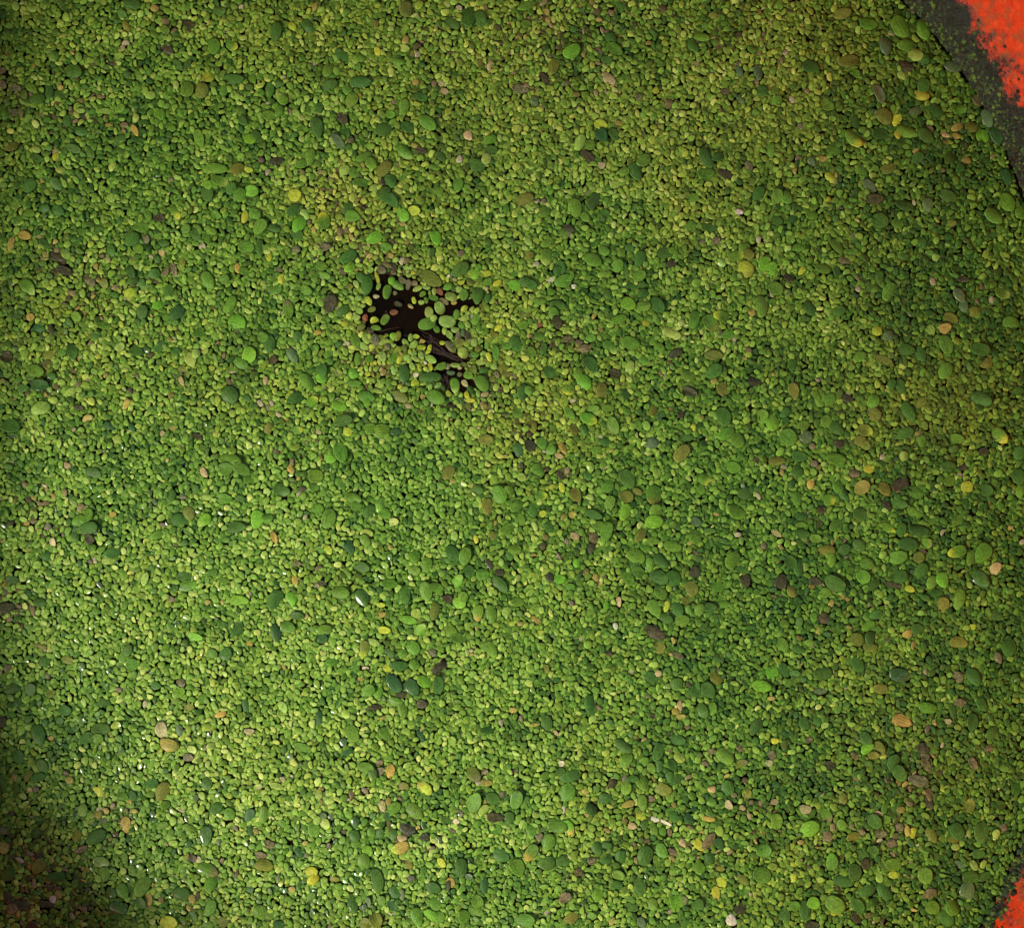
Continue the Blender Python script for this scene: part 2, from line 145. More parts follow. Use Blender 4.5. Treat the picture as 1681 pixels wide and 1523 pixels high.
(0,3): """430 90 100 70 20 D,690 35 80 60 0 D,130 45 80 70 60 D,1615 60 100 55 80 T,1340 15 80 70 0 G,260 250 150 90 75 D,670 210 130 80 5 D,575 270 110 75 150 D+650 275 75 70 0 G,130 395 100 70 80 D,285 460 110 70 60 D,
190 520 90 50 125 O,255 530 100 60 160 D,15 550 80 80 90 D,105 600 70 60 60 D,1065 225 130 80 75 A+1115 320 140 90 20 NO,655 630 110 60 30 YO,460 550 60 50 0 N,240 610 50 40 0 R,200 610 40 35 0 A,1075 620 140 95 115 O,1000 570 90 70 0 D,
1090 710 70 60 150 G,810 650 80 60 20 G,870 650 80 60 60 D,1360 570 90 80 60 D,550 745 90 70 110 G,1420 730 110 80 150 D+1510 770 90 75 60 G,830 840 120 70 90 N,640 920 150 90 150 D,245 905 90 70 0 D,
510 910 80 70 100 O,1355 910 130 85 95 D,30 990 90 70 80 N,1070 845 90 50 160 G,670 1085 120 80 10 G+695 1160 100 75 90 G,820 1060 80 50 90 G,370 1185 130 75 175 D,260 1110 130 80 120 O,60 1170 110 90 150 D,
940 1240 150 95 125 G,1370 1135 150 90 20 GR+1390 1220 120 80 115 G,730 1285 90 70 20 D+810 1275 110 80 60 G,1200 1290 130 90 20 D,1645 1260 80 50 100 T,1385 1385 120 70 120 G,385 1300 60 45 60 N,350 1330 55 45 80 P,310 1360 110 50 10 K,
1305 1068 45 40 100 A,1265 1065 60 60 0 K,980 1330 90 50 80 N,930 1350 90 70 60 D,1115 1480 120 90 5 Y,1270 1440 80 60 50 D,1465 1480 90 70 170 O,1370 1500 90 60 0 G,780 1390 130 80 20 D,150 1370 130 80 30 K,60 1320 100 60 60 K,
1450 120 80 45 160 N,1640 230 70 40 0 A,1240 70 80 50 10 O,1240 400 80 50 0 R,1640 780 100 70 120 T,1645 870 90 60 70 T,1265 350 70 60 10 L,1330 650 60 45 60 L,1290 665 50 40 80 S,390 160 70 60 0 D,190 150 60 50 0 D,
1180 220 80 50 90 S,20 170 80 60 90 K,20 880 60 50 60 R,540 1000 90 50 150 R,1225 800 60 25 70 S,1435 950 50 35 90 S,335 885 60 30 120 L,80 1390 80 70 20 R,210 1500 90 60 0 K,340 275 40 30 0 N,560 890 60 35 90 L""",
(1,3): """915 40 110 70 10 G+965 90 110 70 80 G,415 140 100 65 95 T,635 245 130 90 60 G,575 300 60 50 90 S,600 360 85 55 160 T,310 340 130 70 20 G,725 465 120 75 10 G+770 500 90 60 70 D,885 490 100 60 100 N,815 490 60 65 90 R,810 435 60 40 0 R,
1110 600 120 70 215 YN,1430 510 120 85 50 OR,1515 565 80 50 5 N,1505 495 50 40 0 R,970 590 80 60 0 O,850 240 90 70 60 G,410 640 70 60 60 L,55 775 130 70 95 G,145 590 100 50 20 L,830 720 80 50 80 A,870 690 60 35 80 N,
910 735 110 75 130 G,1040 755 150 100 40 G,1435 690 150 100 300 G,1560 670 110 80 30 D,1495 745 90 60 130 L,1570 790 110 70 0 K,1335 765 60 50 20 R,1255 815 80 60 0 D,655 825 80 60 90 D+650 910 85 75 60 D,
385 875 120 85 90 G+450 835 90 80 30 L+405 810 60 55 90 L,60 1105 130 85 10 O,35 1040 80 50 0 R,90 970 80 60 20 R,820 905 80 70 100 D,895 905 90 75 110 D,760 890 80 60 90 G,950 990 130 80 160 NY,
1000 880 130 90 30 K,960 930 70 50 20 A,660 970 70 60 0 G,735 1010 80 70 60 B+710 1075 110 85 80 G,370 1145 90 65 0 Y+380 1195 90 60 150 Y,800 1200 160 85 80 D,520 1200 70 45 0 O,1350 1120 130 85 85 D,1220 1090 80 50 60 Y,
1280 1220 70 60 60 N,1610 1040 130 90 25 D,1575 870 80 70 0 G,1500 1235 110 60 85 T,1455 1340 90 80 60 G,1165 1255 120 80 20 D,910 1285 90 80 60 D,958 1300 80 45 90 S,640 1350 140 80 90 D,825 1340 80 60 100 G,895 1370 90 60 60 T,
738 1350 80 40 90 S,715 1385 60 35 90 S,1180 1360 90 75 60 G,1060 1440 130 85 70 G,1145 1435 100 70 60 B,1205 1450 90 80 90 G,1370 1440 90 80 90 G,1445 1410 110 70 20 G,720 1485 90 80 20 O+790 1460 100 90 60 O,35 1420 120 90 80 G,
365 1310 70 50 150 G,1020 1190 50 45 0 K,1110 920 70 50 0 K,280 1240 80 60 90 D,1660 800 100 80 100 D,1520 220 90 60 0 D,1000 1100 80 60 60 O,1620 640 50 45 0 R,155 1490 80 50 10 T,1210 940 50 35 90 S,180 70 90 55 60 L,225 390 50 45 0 S,
780 75 110 50 0 K,1090 50 80 60 0 K,1315 820 45 40 0 P,1400 1180 50 50 0 S,1100 840 70 40 80 T,870 800 80 40 80 T,285 1020 80 50 60 T,440 780 60 45 0 S,495 790 60 40 90 S,1085 260 90 40 60 T,660 1200 50 35 0 T,1260 1240 60 40 90 K,
145 1190 80 30 90 S,330 1040 50 40 0 R""",
(2,3): """515 55 140 85 85 D,230 180 120 80 80 D,390 520 160 95 165 D+320 495 70 60 0 D,360 630 140 110 140 G,30 680 150 85 100 G,735 325 130 80 35 D+750 415 110 75 120 G,960 365 130 75 105 D,1085 285 120 70 10 D,1245 90 120 85 60 D+1315 80 90 65 100 G,
1605 195 140 80 130 D,870 430 80 60 130 G,915 475 90 60 85 G,970 460 90 60 80 D,1055 450 90 60 60 D,1035 530 80 60 80 D,1090 545 80 60 150 D,860 565 120 90 60 G+790 545 90 60 0 D+750 600 100 75 90 G,1400 390 140 100 45 G,
1505 440 100 60 345 OR,1100 400 85 60 30 L,990 610 130 90 20 O,855 695 110 70 90 G,615 670 110 80 10 D,525 735 90 80 60 D,300 845 140 100 10 G+370 860 110 85 70 BN,240 960 130 100 110 G,130 1020 130 80 120 GN,
340 1080 110 85 160 D,225 1090 130 90 170 D,40 1120 130 100 60 G,125 885 100 70 80 G,875 1050 160 110 110 D+980 1010 110 80 70 G,930 805 80 40 20 P,1005 825 100 22 25 P,845 790 85 55 15 Y,765 705 90 50 160 N,790 850 60 50 20 A,
615 1065 110 80 170 D,715 1050 100 80 100 D,560 1000 100 80 70 D,625 980 70 60 0 D,1065 790 80 60 80 D,930 870 100 70 60 G,990 890 80 50 90 G,1230 1120 90 75 20 G,1095 1345 130 95 350 BR,350 1315 90 70 160 R,
390 1455 120 75 145 O,90 1465 140 90 0 G,840 1240 100 90 60 D,565 1300 100 80 100 G,790 1385 100 70 20 D,920 1360 90 80 60 G,1220 1370 110 80 100 D,1440 1470 90 70 60 P,1375 1220 80 75 40 Y,1340 1290 100 60 80 YN,
1520 1205 110 60 45 O,1640 1165 130 110 20 G,1290 950 140 60 130 R,1225 970 100 60 60 Y,1360 965 90 60 60 T,1420 710 65 50 60 A,1310 700 70 60 0 G,1310 610 50 60 90 A,1415 600 110 90 70 D,1290 805 90 40 10 N,1110 135 65 40 0 N,
1100 60 70 35 80 A,1500 1390 90 80 0 K,1060 1020 80 50 30 R,1550 640 70 50 100 O,328 440 42 40 0 P,690 1240 80 70 20 D,700 1170 90 70 30 G,1650 1010 90 110 90 G,1070 1510 110 60 0 D,850 1480 80 60 70 S,1530 1130 80 55 150 G,
1300 1060 80 80 0 D,12 90 60 40 0 N,520 1440 80 60 0 G,525 1080 60 60 90 R,660 570 60 60 90 K,340 740 60 25 90 P,1120 960 70 40 60 A,910 670 60 50 0 R,1075 100 60 50 60 N,290 240 50 25 50 A,150 185 80 30 0 N,1035 890 60 30 80 R,
1195 740 40 40 0 T,1370 1130 70 40 10 O,1160 800 90 60 60 T,1310 360 60 40 0 R,1500 340 60 50 60 R,440 1150 60 50 0 R,1530 550 40 40 0 K,180 920 60 60 90 R""",
(3,3): """1050 75 130 75 15 G,1260 40 90 55 20 R,880 160 140 90 20 N,1340 170 130 80 100 D,1220 100 120 60 80 D,1400 50 100 70 60 D,1470 240 110 80 150 D,240 175 90 80 60 D,325 160 90 70 80 D,375 190 55 40 150 L,
640 280 110 80 60 D+650 340 100 70 150 B+720 340 110 90 60 O+690 385 80 60 0 O,820 430 120 80 110 D+860 500 120 90 60 D,1020 340 100 70 20 K,1040 450 120 60 60 R,1030 390 70 45 10 R,985 550 140 80 20 R,
1060 640 80 60 80 R,1060 700 80 60 60 K,1345 440 90 60 60 R,495 675 90 70 90 O,1325 715 110 80 290 ON,1530 715 90 65 20 D,1630 610 90 80 90 D,250 745 80 72 0 A,60 820 120 80 80 G,270 865 150 110 150 B,
380 780 120 80 60 GR,485 850 100 70 80 G,560 920 100 65 160 O+610 890 60 50 0 R,390 920 80 80 90 R,700 820 120 90 50 D,770 810 80 70 0 G,765 730 80 50 110 G,815 760 90 55 70 D,740 900 80 65 0 R,960 895 80 75 0 YB,
912 880 80 35 90 N,860 860 70 60 0 R,1070 910 110 80 60 O,1400 890 150 105 100 D,1240 880 120 100 60 D,1220 930 90 70 0 O,1495 905 80 50 110 L,1545 860 60 50 0 R,1320 895 60 40 110 L,420 1080 130 80 270 GB,825 1100 120 80 10 G,
825 1170 70 55 10 Y,1030 1170 110 100 90 G,500 1215 150 85 5 D+570 1150 120 100 90 D,650 1280 130 90 150 D,620 1040 100 80 20 D,700 1010 80 60 60 D,770 1280 150 100 70 D,175 1370 80 70 0 G+300 1350 90 80 20 B+240 1395 130 80 90 D,
440 1360 150 110 40 G,595 1375 120 80 60 D,165 1195 80 50 90 Y,170 1105 60 40 50 Y,110 1430 100 80 60 D,1305 1280 150 105 95 S,1260 1105 90 50 30 S,1350 1105 80 50 60 L,1410 1100 70 45 100 L,1230 985 60 50 0 L,
1060 1290 110 60 150 R,1210 1380 120 100 60 G,1080 1380 100 90 20 G,1170 1450 120 90 60 D,430 1420 42 32 20 Y,640 1100 80 70 60 K,1380 1030 90 70 0 D,1330 1180 120 80 0 D,1420 1180 110 60 160 D,270 285 60 40 0 R,410 450 80 60 0 K,
570 390 60 40 60 R,30 385 60 60 0 R,1180 165 50 40 0 A,725 765 60 30 20 A,1450 345 60 50 0 R,810 960 80 50 0 R,290 1500 110 60 0 K,580 1450 100 60 60 K,660 1435 50 40 0 R,45 690 60 40 0 A,45 295 60 40 10 Y,10 440 50 50 0 A""",
}
# close view round the open water: origin 570,430, 6.4654 zoomed pixels to one of the photograph's
HOLE = """150 165 120 100 60 D+215 250 220 130 95 D,320 175 140 45 70 Y,335 265 90 45 110 L,370 85 110 80 30 R,555 100 60 40 60 L,630 65 80 50 10 L+680 55 70 45 110 L,700 120 55 45 40 Y,655 145 70 50 0 L,
425 320 160 95 100 G+545 255 140 90 25 G+475 205 90 80 90 B,510 335 50 45 0 R,310 370 70 45 0 A,230 415 110 65 60 Y,262 505 95 60 160 O,545 450 100 50 20 K,498 535 90 65 0 I,675 475 70 38 35 A,710 410 80 48 75 Y,
650 245 110 60 100 R,715 230 70 70 0 R,290 615 95 70 165 Y,405 610 135 80 300 GL,95 590 100 65 10 L,190 595 85 60 90 I,160 470 70 50 140 L,130 520 90 70 30 L,310 700 110 60 10 G,150 695 100 70 150 O,485 790 90 75 120 B,540 790 110 70 110 O,
70 495 60 60 0 L,125 390 80 60 0 L,300 830 140 90 60 R,250 730 90 70 20 K,390 850 110 60 150 L,200 820 120 70 60 L,745 285 110 60 150 L,840 275 90 50 15 L,800 340 80 60 140 G,925 315 80 55 85 L,875 335 60 30 80 L,920 385 110 60 15 G,
790 435 70 50 0 L,840 410 70 50 80 G,985 320 90 60 60 I,890 180 280 150 35 O,1010 160 80 60 60 Y,1078 155 35 38 0 P,1145 190 55 45 0 A,1200 90 230 140 145 D,1210 225 80 50 0 Y,1070 265 110 80 150 G,1125 280 90 60 70 D,
1110 370 140 95 15 LO,1135 432 70 50 0 N,1030 420 110 60 25 R,1195 295 90 60 20 L+1240 350 130 100 90 G,1385 350 210 130 95 D,1480 290 45 48 0 A,1300 220 100 70 50 O,1350 150 130 110 90 B+1385 80 120 80 110 G,1485 130 95 65 0 Y,
1490 390 110 70 100 D,1490 215 110 80 160 G,1595 230 110 60 150 Y,870 535 120 95 90 L+850 660 200 130 160 G+920 600 80 70 120 L,985 490 150 110 70 LO,1065 635 190 130 5 L,950 715 90 65 50 G,1035 735 80 60 90 L,1085 775 110 65 55 L,
1145 725 95 65 10 L,1240 500 100 60 130 Y,1325 510 70 60 80 L,1245 595 110 75 165 L,1160 560 110 70 100 G,1430 485 90 60 80 O,1365 605 140 95 105 G,1280 670 80 55 70 L,1210 680 100 60 60 G,1225 750 80 45 90 S,1345 745 80 50 70 L,
1400 710 90 50 80 G,1100 900 150 90 45 RO,1010 860 60 50 0 Y,1205 850 100 80 10 O,1180 800 120 70 90 R,1275 780 110 70 80 K,1230 965 130 115 60 LO,1350 855 100 70 90 L,1420 840 50 50 0 L,1385 925 80 70 30 O,1355 990 100 75 15 G,
1440 970 70 45 140 L,1505 1010 110 60 70 Y,1490 875 130 90 110 G,1420 1065 110 65 0 L,1555 1110 80 70 60 L,1580 970 180 80 90 G,1470 740 90 70 130 G,1560 770 110 60 10 O,1605 700 110 60 140 Y,735 795 75 50 10 Y,675 805 85 55 100 L,
800 845 60 45 20 N,705 885 120 75 135 L,790 910 90 55 5 Y,620 860 100 60 60 L,872 915 80 50 100 Y+858 955 60 45 140 Y,610 920 80 60 70 O,785 995 95 65 70 L,710 990 100 55 110 L+735 1035 90 55 40 L,640 1020 80 65 160 L,
890 1035 130 80 30 L,830 1075 45 30 40 P,885 1110 90 45 70 Y,770 1120 95 50 85 Y,830 1135 55 50 120 Y,555 1040 90 60 110 Y,500 1000 190 100 115 G,380 1010 130 80 80 L,690 1110 90 60 60 L,1000 1110 130 80 155 G,1065 1110 70 65 60 R,
1150 1095 110 55 5 L,1235 1090 80 50 10 O,1195 1130 50 30 0 A,1100 1180 90 50 5 S,605 1190 220 120 88 D,885 1225 240 120 175 D,730 1205 60 58 0 P,720 1280 100 65 160 Y,1145 1315 180 105 85 GL,1290 1205 110 85 30 G,1195 1195 60 50 0 R,
1250 1290 100 60 50 A,1435 1290 200 140 65 G,1340 1145 100 80 60 O,1450 1160 120 90 150 D,1310 1365 110 80 80 D,945 1440 220 150 30 G,965 1315 100 50 130 L,880 1330 80 50 100 L,1075 1400 80 60 50 Y,1270 1420 100 55 70 Y+1310 1470 100 50 5 Y,
1390 1400 80 50 80 L,800 1430 60 50 130 N,220 1190 70 50 0 Y,345 1310 95 60 10 L,265 1085 65 45 90 Y,300 1070 50 40 60 Y,210 1430 200 130 15 G+215 1500 110 80 90 B,80 1290 150 80 0 G,75 1180 130 120 60 B,445 1440 100 60 60 L,
600 1360 110 70 150 L,560 1320 60 50 160 Y,560 1430 200 130 20 O,120 1030 150 110 90 G,240 1030 100 80 150 G,90 830 180 110 70 G,170 900 140 90 20 L,330 1370 110 50 15 L,490 1150 110 60 70 L,440 1280 100 70 90 G,1540 1240 80 60 90 O,
1590 1200 80 60 60 R,1645 640 90 60 90 Y,430 900 80 70 60 R,495 890 60 40 0 L,430 40 120 50 20 R,500 60 110 50 60 K,590 200 110 60 30 R,250 90 70 60 120 L,100 240 90 60 60 L,30 260 80 60 20 O"""
WATER_EDGE = [(255,340),(270,200),(340,130),(470,130),(560,190),(600,160),(740,180),(790,250),(900,260),(980,260),(1010,330),(1180,400),(1320,400),(1450,470),(1290,480),(1170,530),(1180,740),(1060,830),(1150,960),(1290,1010),(1290,1060),(1110,1060),(960,1080),(1240,1150),(1370,1330),(1280,1370),(1090,1400),(1000,1240),(930,1120),(850,1010),(840,880),(760,830),(700,760),(610,820),(560,900),(420,760),(370,770),(240,740),(200,670),(200,560),(160,540),(190,440)]
# ---------------------------------------------------------------- colours (real-world base colours of the fronds)
PAL = {'D': (.048, .120, .016), 'G': (.092, .200, .018), 'B': (.125, .300, .020), 'L': (.225, .340, .052), 'Y': (.340, .400, .030),
       'O': (.130, .155, .020), 'T': (.032, .095, .020), 'S': (.080, .135, .042), 'K': (.058, .058, .022), 'R': (.140, .130, .050),
       'A': (.350, .300, .115), 'P': (.520, .480, .280), 'N': (.300, .250, .045), 'I': (.200, .080, .035)}
WORD = {'D': 'dark green', 'G': 'mid green', 'B': 'bright green', 'L': 'pale green', 'Y': 'yellow green', 'O': 'olive', 'T': 'blackish green',
        'S': 'grey green', 'K': 'dark brown', 'R': 'dull tan', 'A': 'pale tan', 'P': 'cream', 'N': 'amber', 'I': 'brick red'}
TIP = {'Y': 'yellow', 'L': 'pale', 'O': 'olive', 'N': 'amber', 'R': 'tan', 'B': 'bright', 'A': 'tan', 'G': 'green'}
DEAD = set('KRAPNI')

def jitter(c, s=0.13):
    k = 1 + R.uniform(-s, s)
    return (c[0]*k*(1+R.uniform(-s, s)), c[1]*k, c[2]*k*(1+R.uniform(-s, s)))

# ---------------------------------------------------------------- materials
def mat(name):
    m = bpy.data.materials.new(name); m.use_nodes = True
    return m, m.node_tree.nodes, m.node_tree.links, m.node_tree.nodes["Principled BSDF"]

def noise(n, l, vec, scale, detail=3, rough=.55):
    t = n.new("ShaderNodeTexNoise"); t.inputs["Scale"].default_value = scale
    t.inputs["Detail"].default_value = detail; t.inputs["Roughness"].default_value = rough
    l.new(vec, t.inputs["Vector"]); return t

def ramp(n, l, src, stops):
    r = n.new("ShaderNodeValToRGB"); l.new(src, r.inputs[0])
    while len(r.color_ramp.elements) < len(stops): r.color_ramp.elements.new(.5)
    for e_, (p, c) in zip(r.color_ramp.elements, stops):
        e_.position = p; e_.color = (c[0], c[1], c[2], 1) if isinstance(c, tuple) else (c, c, c, 1)
    return r

def math_(n, l, op, a_, b_=None, c_=None):
    m = n.new("ShaderNodeMath"); m.operation = op
    for i, v in enumerate((a_, b_, c_)):
        if v is None: continue
        if isinstance(v, (int, float)): m.inputs[i].default_value = v
        else: l.new(v, m.inputs[i])
    return m.outputs[0]

def mix(n, l, mode, fac, a_, b_):
    m = n.new("ShaderNodeMix"); m.data_type = 'RGBA'; m.blend_type = mode
    for i, v in ((0, fac), (6, a_), (7, b_)):
        if isinstance(v, (int, float)): m.inputs[i].default_value = v
        elif isinstance(v, tuple): m.inputs[i].default_value = (*v, 1)
        else: l.new(v, m.inputs[i])
    return m.outputs[2]

def frond_material():
    m, n, l, p = mat("frond_tissue")
    ca = n.new("ShaderNodeAttribute"); ca.attribute_name = "tint"
    lo = n.new("ShaderNodeAttribute"); lo.attribute_name = "leaf"
    sx = n.new("ShaderNodeSeparateXYZ"); l.new(lo.outputs["Vector"], sx.inputs[0])
    u, v, big = sx.outputs[0], sx.outputs[1], sx.outputs[2]
    geo = n.new("ShaderNodeNewGeometry")
    # veins that fan out from the node end
    den = math_(n, l, 'ADD', math_(n, l, 'SQRT', math_(n, l, 'MAXIMUM', math_(n, l, 'SUBTRACT', 1.05, math_(n, l, 'MULTIPLY', u, u)), .02)), .1)
    vein = math_(n, l, 'ABSOLUTE', math_(n, l, 'SINE', math_(n, l, 'MULTIPLY', math_(n, l, 'DIVIDE', v, den), 8.5)))
    vein = math_(n, l, 'POWER', vein, 3.0)
    mott = noise(n, l, geo.outputs["Position"], 900, 4, .65)
    fine = noise(n, l, geo.outputs["Position"], 3500, 2, .6)
    spot = noise(n, l, geo.outputs["Position"], 1800, 1, .4)
    spots = ramp(n, l, spot.outputs[0], [(.60, 0.0), (.70, 1.0)])
    c = mix(n, l, 'MULTIPLY', 1.0, ca.outputs["Color"], ramp(n, l, mott.outputs[0], [(.30, .62), (.68, 1.28)]).outputs[0])
    c = mix(n, l, 'MULTIPLY', 1.0, c, ramp(n, l, fine.outputs[0], [(.3, .84), (.7, 1.14)]).outputs[0])
    c = mix(n, l, 'MULTIPLY', 1.0, c, ramp(n, l, math_(n, l, 'MULTIPLY_ADD', u, .5, .5), [(0, .86), (1, 1.20)]).outputs[0])
    vf = math_(n, l, 'MULTIPLY', math_(n, l, 'MULTIPLY', math_(n, l, 'POWER', math_(n, l, 'SUBTRACT', 1.0, vein), 4.0), big), .30)
    c = mix(n, l, 'MIX', vf, c, mix(n, l, 'MULTIPLY', 1.0, c, (1.75, 1.45, 1.6)))
    c = mix(n, l, 'MIX', math_(n, l, 'MULTIPLY', spots.outputs[0], .35), c, (.060, .050, .012))
    l.new(c, p.inputs["Base Color"])
    rr = ramp(n, l, mott.outputs[0], [(.3, .42), (.7, .60)])
    l.new(rr.outputs[0], p.inputs["Roughness"])
    # some fronds carry a film of water and shine, most are matt
    wet = ramp(n, l, noise(n, l, geo.outputs["Position"], 420, 3, .7).outputs[0], [(.40, 0.3), (.56, 1.0)])
    l.new(math_(n, l, 'MULTIPLY', wet.outputs[0], ca.outputs["Alpha"]), p.inputs["Coat Weight"]); p.inputs["Coat Roughness"].default_value = .10
    p.inputs["Coat IOR"].default_value = 1.6
    p.inputs["Specular IOR Level"].default_value = .16
    b = n.new("ShaderNodeBump"); b.inputs["Distance"].default_value = .00012; b.inputs["Strength"].default_value = .55
    h = math_(n, l, 'ADD', math_(n, l, 'MULTIPLY', vein, math_(n, l, 'MULTIPLY', big, -.45)), mott.outputs[0])
    l.new(h, b.inputs["Height"]); l.new(b.outputs[0], p.inputs["Normal"])
    return m
MF = frond_material()

def plain(name, color, rough=.5, sc_=900, var=(.7, 1.25), spec=.4):
    m, n, l, p = mat(name); g = n.new("ShaderNodeNewGeometry")
    t = noise(n, l, g.outputs["Position"], sc_)
    l.new(mix(n, l, 'MULTIPLY', 1.0, color, ramp(n, l, t.outputs[0], [(.3, var[0]), (.7, var[1])]).outputs[0]), p.inputs["Base Color"])
    p.inputs["Roughness"].default_value = rough; p.inputs["Specular IOR Level"].default_value = spec
    return m

def water_material():
    m, n, l, p = mat("murky_water"); g = n.new("ShaderNodeNewGeometry")
    t = noise(n, l, g.outputs["Position"], 28, 5, .6)
    l.new(ramp(n, l, t.outputs[0], [(.35, (.004, .0032, .0022)), (.62, (.010, .0050, .0026))]).outputs[0], p.inputs["Base Color"])
    p.inputs["Roughness"].default_value = .10; p.inputs["IOR"].default_value = 1.33; p.inputs["Specular IOR Level"].default_value = .3
    return m

def tub_material():
    m, n, l, p = mat("red_plastic_with_algae"); g = n.new("ShaderNodeNewGeometry")
    s = n.new("ShaderNodeSeparateXYZ"); l.new(g.outputs["Position"], s.inputs[0])
    big = noise(n, l, g.outputs["Position"], 38, 6, .72)
    sml = noise(n, l, g.outputs["Position"], 230, 5, .7)
    # the slime climbs higher on the far (upper) side of the tub
    top = n.new("ShaderNodeMapRange"); l.new(s.outputs[1], top.inputs[0])
    top.inputs[1].default_value = -.20; top.inputs[2].default_value = .18; top.inputs[3].default_value = .003; top.inputs[4].default_value = .025
    h = math_(n, l, 'ADD', s.outputs[2], math_(n, l, 'MULTIPLY', math_(n, l, 'SUBTRACT', big.outputs[0], .5), .072))
    h = math_(n, l, 'ADD', h, math_(n, l, 'MULTIPLY', math_(n, l, 'SUBTRACT', sml.outputs[0], .5), .030))
    d = math_(n, l, 'SUBTRACT', h, top.outputs[0])
    k = n.new("ShaderNodeMapRange"); l.new(d, k.inputs[0]); k.inputs[1].default_value = -.004; k.inputs[2].default_value = .005
    slime = ramp(n, l, noise(n, l, g.outputs['Position'], 520, 6, .8).outputs[0], [(.40, (.003, .004, .001)), (.54, (.014, .013, .003)), (.68, (.050, .056, .011))])
    pl = ramp(n, l, noise(n, l, g.outputs['Position'], 300, 6, .75).outputs[0], [(.3, (.50, .020, .003)), (.5, (.74, .045, .005)), (.72, (.86, .12, .03))])
    pale = ramp(n, l, noise(n, l, g.outputs["Position"], 120, 5, .7).outputs[0], [(.50, 0.0), (.60, 1.0)])
    near = n.new("ShaderNodeMapRange"); l.new(d, near.inputs[0]); near.inputs[1].default_value = .045; near.inputs[2].default_value = .0
    red = mix(n, l, 'MIX', math_(n, l, 'MULTIPLY', pale.outputs[0], math_(n, l, 'MULTIPLY', near.outputs[0], .85)), pl.outputs[0], (.16, .085, .030))
    l.new(mix(n, l, 'MIX', k.outputs[0], slime.outputs[0], red), p.inputs["Base Color"])
    l.new(ramp(n, l, k.outputs[0], [(0, .75), (1, .38)]).outputs[0], p.inputs["Roughness"])
    b = n.new("ShaderNodeBump"); b.inputs["Distance"].default_value = .0012; b.inputs["Strength"].default_value = .8
    l.new(math_(n, l, 'MULTIPLY', sml.outputs[0], math_(n, l, 'SUBTRACT', 1.0, k.outputs[0])), b.inputs["Height"]); l.new(b.outputs[0], p.inputs["Normal"])
    # the plastic lets some daylight through
    tr = n.new("ShaderNodeBsdfTranslucent"); l.new(red, tr.inputs["Color"]); ms = n.new("ShaderNodeMixShader")
    l.new(math_(n, l, 'MULTIPLY', k.outputs[0], .22), ms.inputs[0]); l.new(p.outputs[0], ms.inputs[1]); l.new(tr.outputs[0], ms.inputs[2])
    l.new(ms.outputs[0], n["Material Output"].inputs["Surface"])
    return m

# ---------------------------------------------------------------- the tub, the water, the ground
TCX, TCY, TA, TAL, TB, TN = 750, 845, 1000, 1060, 1080, 2.5         # waterline of the oval tub, in photograph pixels
def oval(t, da=0.0):
    c, s = math.cos(t), math.sin(t)
    x = math.copysign(abs(c)**(2/TN), c); y = math.copysign(abs(s)**(2/TN), s)
    return wx(TCX) + x*((TA if x > 0 else TAL)*PX+da), wy(TCY) + y*(TB*PX+da)

def tag(o, label=None, cat=None, group=None, kind=None):
    if label: o['label'] = label
    if cat: o['category'] = cat
    if group: o['group'] = group
    if kind: o['kind'] = kind
    return o

def mesh_obj(name, verts, faces, material, smooth=True, parent=None):
    me = bpy.data.meshes.new(name); me.from_pydata(verts, [], faces); me.update()
    me.polygons.foreach_set("use_smooth", [smooth]*len(me.polygons)); me.materials.append(material)
    o = bpy.data.objects.new(name, me); col.objects.link(o)
    if parent: o.parent = parent
    return o

WALL_H = .112; FLARE = math.tan(math.radians(14))
NT = 160
MTUB = tub_material()
tub = bpy.data.objects.new("plastic_tub", None); tub.location = (wx(TCX), wy(TCY), -.10); col.objects.link(tub)
tag(tub, "large red plastic tub with slimy algae along its inner wall", "tub")
def sweep(prof, name):
    vs, fs = [], []
    for (da, z) in prof:
        for i in range(NT):
            x, y = oval(2*math.pi*i/NT, da); vs.append((x - tub.location.x, y - tub.location.y, z + .10))
    for k in range(len(prof)-1):
        for i in range(NT):
            j = (i+1) % NT; fs.append((k*NT+i, k*NT+j, (k+1)*NT+j, (k+1)*NT+i))
    return mesh_obj(name, vs, fs, MTUB, parent=tub)
zs = [-.098, -.05, -.004, 0, .004, .01, .02, .04, .08, .12, WALL_H]
sweep([(z*FLARE, z) for z in zs], "wall")
t0 = WALL_H*FLARE
sweep([(t0-.0005, WALL_H-.0002), (t0+.001, WALL_H+.004), (t0+.006, WALL_H+.006), (t0+.016, WALL_H+.005), (t0+.020, WALL_H), (t0+.020, WALL_H-.018),
       (t0+.016, WALL_H-.018), (t0+.014, WALL_H-.003), (t0+.002, WALL_H-.004)], "rim")

MW = water_material()
vs = [(wx(TCX), wy(TCY), 0)] + [(*oval(2*math.pi*i/NT, .0004), 0) for i in range(NT)]
tag(mesh_obj("water", vs, [(0, 1+i, 1+(i+1) % NT) for i in range(NT)], MW), kind="structure")
MG = plain("packed_earth", (.16, .13, .10), .9, 60)
tag(mesh_obj("ground", [(-60, -60, -.104), (60, -60, -.104), (60, 60, -.104), (-60, 60, -.104)], [(0, 1, 2, 3)], MG, False), kind="structure")

